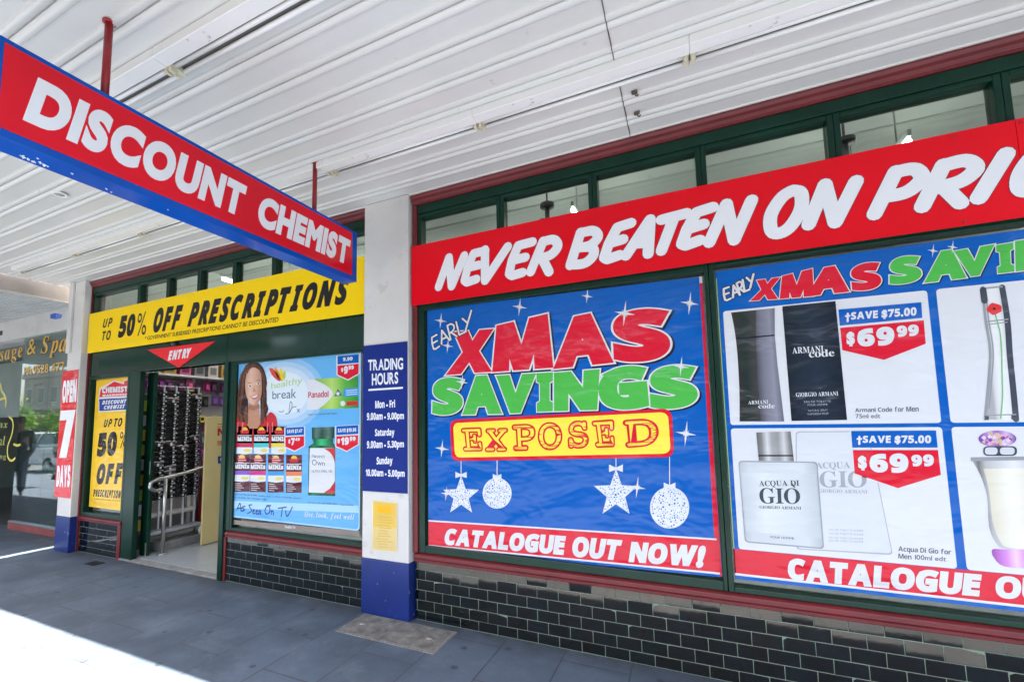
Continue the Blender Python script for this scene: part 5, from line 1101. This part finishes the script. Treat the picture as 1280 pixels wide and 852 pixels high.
# ------------------------------------------------------------------ the street opposite, seen in reflections
def car(x, y, body, label, rz=0):
    t = thing('parked_car', (x, y, -.14), label, 'car', 'cars parked along the kerb'); bm_ = mat('car_paint_'+body[0], body[1], .25, coat=1); gl_ = mat('car_glass', (.02, .03, .035), .05); ty = mat('tyre', (.02, .02, .02), .8)
    z = -.14
    low = [(-2.15, .35), (-2.2, .6), (-2.1, .85), (-1.2, .95), (1.5, .98), (2.1, .92), (2.2, .6), (2.15, .33)]
    mb = MB(); mb.prism([(x+u, z+v) for u, v in low], 'y', y-.86, y+.86, bm_); mb.build('body', t, .06)
    top = [(-1.25, .93), (-.55, 1.42), (.95, 1.45), (1.75, .96)]
    mb = MB(); n = len(top); vs = [(x+u, y+s*(.8 if v < 1.2 else .62), z+v) for s in (-1, 1) for u, v in top]
    mb.add(vs, [(0, 1, 2, 3), (7, 6, 5, 4)]+[(i, i+n, (i+1) % n+n, (i+1) % n) for i in range(n)], gl_); cab = mb.build('cabin', t, .03)
    mb = MB(); mb.add([(x-.6, y-.63, z+1.425), (x+1, y-.63, z+1.455), (x+1, y+.63, z+1.455), (x-.6, y+.63, z+1.425), (x-.5, y-.55, z+1.49), (x+.9, y-.55, z+1.5), (x+.9, y+.55, z+1.5), (x-.5, y+.55, z+1.49)], [(0, 1, 5, 4), (1, 2, 6, 5), (2, 3, 7, 6), (3, 0, 4, 7), (4, 5, 6, 7), (3, 2, 1, 0)], bm_)
    for s in (-1, 1):
        for u0, v0, u1, v1 in ((.2, .96, .25, 1.43),): mb.tube([(x+u0, y+s*.8, z+v0), (x+u1, y+s*.64, z+v1)], .035, bm_, 6)
    mb.build('roof', t, .02)
    for u in (-1.35, 1.35):
        for s in (-1, 1):
            mb = MB(); mb.tube([(x+u, y+s*.68, z+.32), (x+u, y+s*.88, z+.32)], .32, ty, 20); wv = mb.build('wheel', t, .02); mb = MB(); mb.tube([(x+u, y+s*.87, z+.32), (x+u, y+s*.89, z+.32)], .19, STEEL(), 14); mb.build('rim', wv)
    for s in (-1, 1): mb = MB(); mb.box(x-2.2, x-2.12, y+s*.65-.14, y+s*.65+.14, z+.6, z+.74, mat('headlamp', (.7, .7, .7), .1)); mb.build('headlight', t, .02)
car(-21.5, -5.2, ('white', (.75, .75, .75)), 'white car parked at the kerb, mirrored in the neighbouring shop window'); car(-27.5, -5.2, ('grey', (.35, .37, .4)), 'grey car parked behind the white car, mirrored in the neighbouring shop window')
car(-3, -11.6, ('red', (.35, .03, .03)), 'red car parked across the street'); car(5, -11.7, ('silver', (.5, .5, .52)), 'silver car parked across the street')
def terrace(x0, x1, hgt, c, nm, label):
    t = thing('shop_building', ((x0+x1)/2, -17, 0), label, 'building', 'buildings across the street'); wl = mat('wall_'+nm, c, .8, var=(1.5, .12))
    mb = MB(); mb.box(x0, x1, -24, -17, 0, hgt, wl); mb.build('wall', t); mb = MB(); mb.box(x0-.1, x1+.1, -17.25, -16.8, hgt-.3, hgt+.2, mat('parapet', (.4, .38, .34), .8)); mb.build('parapet', t, .03)
    n = max(2, int((x1-x0)/2.2)); s = (x1-x0)/n
    for i in range(n):
        mb = MB(); mb.box(x0+s*(i+.25), x0+s*(i+.75), -17.02, -16.96, hgt*.58, hgt*.82, mat('far_window_frame', (.6, .6, .58), .5)); f = mb.build('window', t)
        mb = MB(); mb.box(x0+s*(i+.29), x0+s*(i+.71), -16.958, -16.95, hgt*.6, hgt*.8, mat('far_glass', (.04, .05, .06), .05)); mb.build('pane', f)
    mb = MB(); mb.box(x0+.4, x1-.4, -16.99, -16.93, .5, 2.6, mat('far_glass', 'ffffff')); mb.build('shop_window', t)
    mb = MB(); mb.box(x0, x1, -16.9, -14.2, 3.0, 3.3, mat('far_awning_'+nm, tuple(min(1, v*1.1) for v in c), .6)); mb.build('awning', t, .02)
for i, (x0, x1, h_, c, nm, lb) in enumerate(((-58, -44, 6.5, (.4, .33, .26), 'sand', 'sand coloured shop building far along the opposite side'), (-43.9, -33, 7.2, (.28, .13, .1), 'brick', 'red brick shop building along the opposite side'), (-32.9, -22, 6.4, (.5, .48, .44), 'cream', 'cream shop building opposite the neighbouring shop'),
    (-21.9, -11, 7.6, (.3, .3, .31), 'grey', 'grey shop building opposite the left pillar'), (-10.9, -1, 6.6, (.45, .37, .3), 'tan', 'tan shop building opposite the shop door'), (-.9, 10, 7.0, (.3, .16, .12), 'brown', 'brown brick shop building opposite the poster windows'), (10.1, 24, 6.5, (.5, .5, .48), 'white', 'white shop building opposite the far right'))):
    terrace(x0, x1, h_, c, nm, lb)
def leaf(n, c):
    m = mat(n, c, .5); nt = m.node_tree
    if 'Translucent BSDF' not in nt.nodes:
        t = nt.nodes.new('ShaderNodeBsdfTranslucent'); t.inputs[0].default_value = (c[0]*1.5, c[1]*1.6, c[2], 1); x = nt.nodes.new('ShaderNodeMixShader'); x.inputs[0].default_value = .5
        nt.links.new(nt.nodes['Principled BSDF'].outputs[0], x.inputs[1]); nt.links.new(t.outputs[0], x.inputs[2]); nt.links.new(x.outputs[0], nt.nodes['Material Output'].inputs[0])
    return m
def tree(x, y, hgt, R, label):
    t = thing('street_tree', (x, y, 0), label, 'tree'); rnd = random.Random(int(x*10)); bk = mat('bark', (.09, .07, .05), .9, var=(9, .3))
    mb = MB(); mb.tube([(x, y, 0), (x+.03, y, hgt*.3), (x-.04, y, hgt*.55), (x, y, hgt*.8)], [.13, .1, .07, .03], bk, 10)
    for i in range(7):
        a_ = i*2.4; mb.tube([(x, y, hgt*(.4+.04*i)), (x+R*.6*math.cos(a_), y+R*.6*math.sin(a_), hgt*(.6+.05*i))], [.05, .015], bk, 6)
    mb.build('trunk', t)
    mb = MB(); lm = [leaf('leaf_light', (.16, .27, .03)), leaf('leaf_mid', (.10, .19, .025)), leaf('leaf_dark', (.05, .11, .02))]
    cl = [(rnd.gauss(0, R*.45), rnd.gauss(0, R*.45), hgt*.72+rnd.gauss(0, hgt*.12)) for i in range(26)]
    for i in range(2600):
        c = cl[i % 26]; p = Vector((x+c[0]+rnd.gauss(0, R*.17), y+c[1]+rnd.gauss(0, R*.17), c[2]+rnd.gauss(0, R*.15))); d = Vector((rnd.gauss(0, 1), rnd.gauss(0, 1), rnd.gauss(0, 1))).normalized(); e = d.orthogonal().normalized(); s = rnd.uniform(.05, .1)
        mb.add([p, p+d*s+e*s*.4, p+d*s*2, p+d*s-e*s*.4], [(0, 1, 2, 3)], lm[(i % 26) % 3])
    mb.build('crown', t)
tree(-20.6, -3.4, 2.5, .85, 'small bright green street tree mirrored in the neighbouring shop window')
tree(-28, -14.6, 5, 1.6, 'leafy street tree on the far footpath')
tree(2, -14.4, 5, 1.5, 'leafy street tree on the far footpath opposite the poster windows')
t = thing('parking_sign', (-15.4, -3.6, 0), 'white parking plate on a grey pole mirrored in the neighbouring shop window', 'sign')
mb = MB(); mb.tube([(-15.4, -3.6, 0), (-15.4, -3.6, 2.55)], .03, mat('galvanised', (.4, .42, .43), .4, .7), 10); mb.build('pole', t)
mb = MB(); mb.box(-15.6, -15.2, -3.56, -3.54, 2.05, 2.5, mat('sign_plate', (.7, .72, .75), .4)); mb.build('plate', t, .003)
# two passers-by
def person(x, y, face, label, topc, legc, hairc, skirt=False):
    t = thing('person', (x, y, 0), label, 'person')
    def skin_mesh(name, verts, edges, radii, m, parent=t):
        me = bpy.data.meshes.new(name); me.from_pydata(verts, edges, []); me.materials.append(m); o = bpy.data.objects.new(name, me); col.objects.link(o); ORG[o.name] = Vector((x, y, 0)); o.parent = parent
        sk = o.modifiers.new('skin', 'SKIN'); sv = me.skin_vertices[0] if me.skin_vertices else None
        if sv is None: bm = bmesh.new(); bm.from_mesh(me); bm.verts.layers.skin.verify(); bm.to_mesh(me); bm.free(); sv = me.skin_vertices[0]
        for i, r in enumerate(radii): sv.data[i].radius = r if isinstance(r, tuple) else (r, r)
        sv.data[0].use_root = True
        sb = o.modifiers.new('smooth', 'SUBSURF'); sb.levels = sb.render_levels = 1; return o
    ca, sa = math.cos(face), math.sin(face); Rr = lambda u, v, z: (u*ca-v*sa, u*sa+v*ca, z)   # u forward, v left
    skm = mat('skin', (.45, .27, .2), .5); tm = mat('cloth_'+topc[0], topc[1], .85, var=(14, .2)); lm_ = mat('cloth_'+legc[0], legc[1], .85, var=(14, .2))
    V = [Rr(0, 0, .95), Rr(.0, 0, 1.15), Rr(0, 0, 1.38), Rr(.01, 0, 1.5), Rr(.02, 0, 1.6), Rr(.03, 0, 1.70),
         Rr(0, .19, 1.40), Rr(-.04, .25, 1.12), Rr(.08, .24, .90), Rr(.12, .235, .82), Rr(0, -.19, 1.40), Rr(.02, -.25, 1.12), Rr(.16, -.22, .95), Rr(.2, -.2, .88),
         Rr(0, .1, .9), Rr(.12, .1, .5), Rr(.1, .1, .08), Rr(.24, .11, .04), Rr(0, -.1, .9), Rr(-.04, -.1, .5), Rr(-.2, -.1, .1), Rr(-.08, -.11, .04)]
    E_ = [(0, 1), (1, 2), (2, 3), (3, 4), (4, 5), (2, 6), (6, 7), (7, 8), (8, 9), (2, 10), (10, 11), (11, 12), (12, 13), (0, 14), (14, 15), (15, 16), (16, 17), (0, 18), (18, 19), (19, 20), (20, 21)]
    r0 = [(.15, .13), (.14, .12), (.15, .12), .055, .095, .09, .06, .042, .034, .03, .06, .042, .034, .03, .085, .06, .042, .03, .085, .06, .042, .03]
    skin_mesh('body', V, E_, r0, skm)
    up_ = [0, 1, 2, 6, 7, 8, 10, 11, 12]; mp = {v: i for i, v in enumerate(up_)}
    skin_mesh('jacket', [V[i] for i in up_], [(mp[a_], mp[b_]) for a_, b_ in E_ if a_ in mp and b_ in mp], [(r0[i][0]*1.28, r0[i][1]*1.28) if isinstance(r0[i], tuple) else r0[i]*1.5 for i in up_], tm)
    if skirt:
        mb = MB(); mb.tube([(x, y, 1.0), (x, y, .8), (x, y, .45)], [.16, .22, .3], lm_, 20, cap=False); mb.build('skirt', t)
    else:
        lo = [0, 14, 15, 16, 18, 19, 20]; mp = {v: i for i, v in enumerate(lo)}
        skin_mesh('trousers', [V[i] for i in lo], [(mp[a_], mp[b_]) for a_, b_ in E_ if a_ in mp and b_ in mp], [.19, .125, .09, .072, .125, .09, .072], lm_)
    hc = Rr(.015, 0, 1.68); mb = MB(); mb.ball((x+hc[0], y+hc[1], hc[2]), (.105, .105, .12), mat('hair_'+hairc[0], hairc[1], .7), 14, 10)
    mb.ball((x+Rr(-.05, 0, 0)[0], y+Rr(-.05, 0, 0)[1], 1.58), (.08, .09, .1), mat('hair_'+hairc[0], 'ffffff'), 12, 8); mb.build('hair', t)
    f = Rr(.12, 0, 1.63); mb = MB(); mb.ball((x+f[0], y+f[1], 1.63), (.016, .016, .022), skm, 8, 6)
    for s in (-1, 1): e = Rr(.105, .035*s, 1.66); mb.ball((x+e[0], y+e[1], 1.66), .012, DARK(), 8, 6)
    mb.build('face', t)
    return t
person(-13.5, -1.2, rad(20), 'person with brown hair in a dark top and jeans, mirrored in the neighbouring shop window', ('dark_navy', (.03, .035, .045)), ('denim', (.07, .10, .15)), ('brown', (.1, .05, .03)))
person(-11.9, -1.5, rad(190), 'person in a dark jacket and brown skirt, mirrored beside the left pillar', ('charcoal', (.05, .04, .045)), ('brown', (.14, .08, .06)), ('black', (.03, .025, .02)), True)
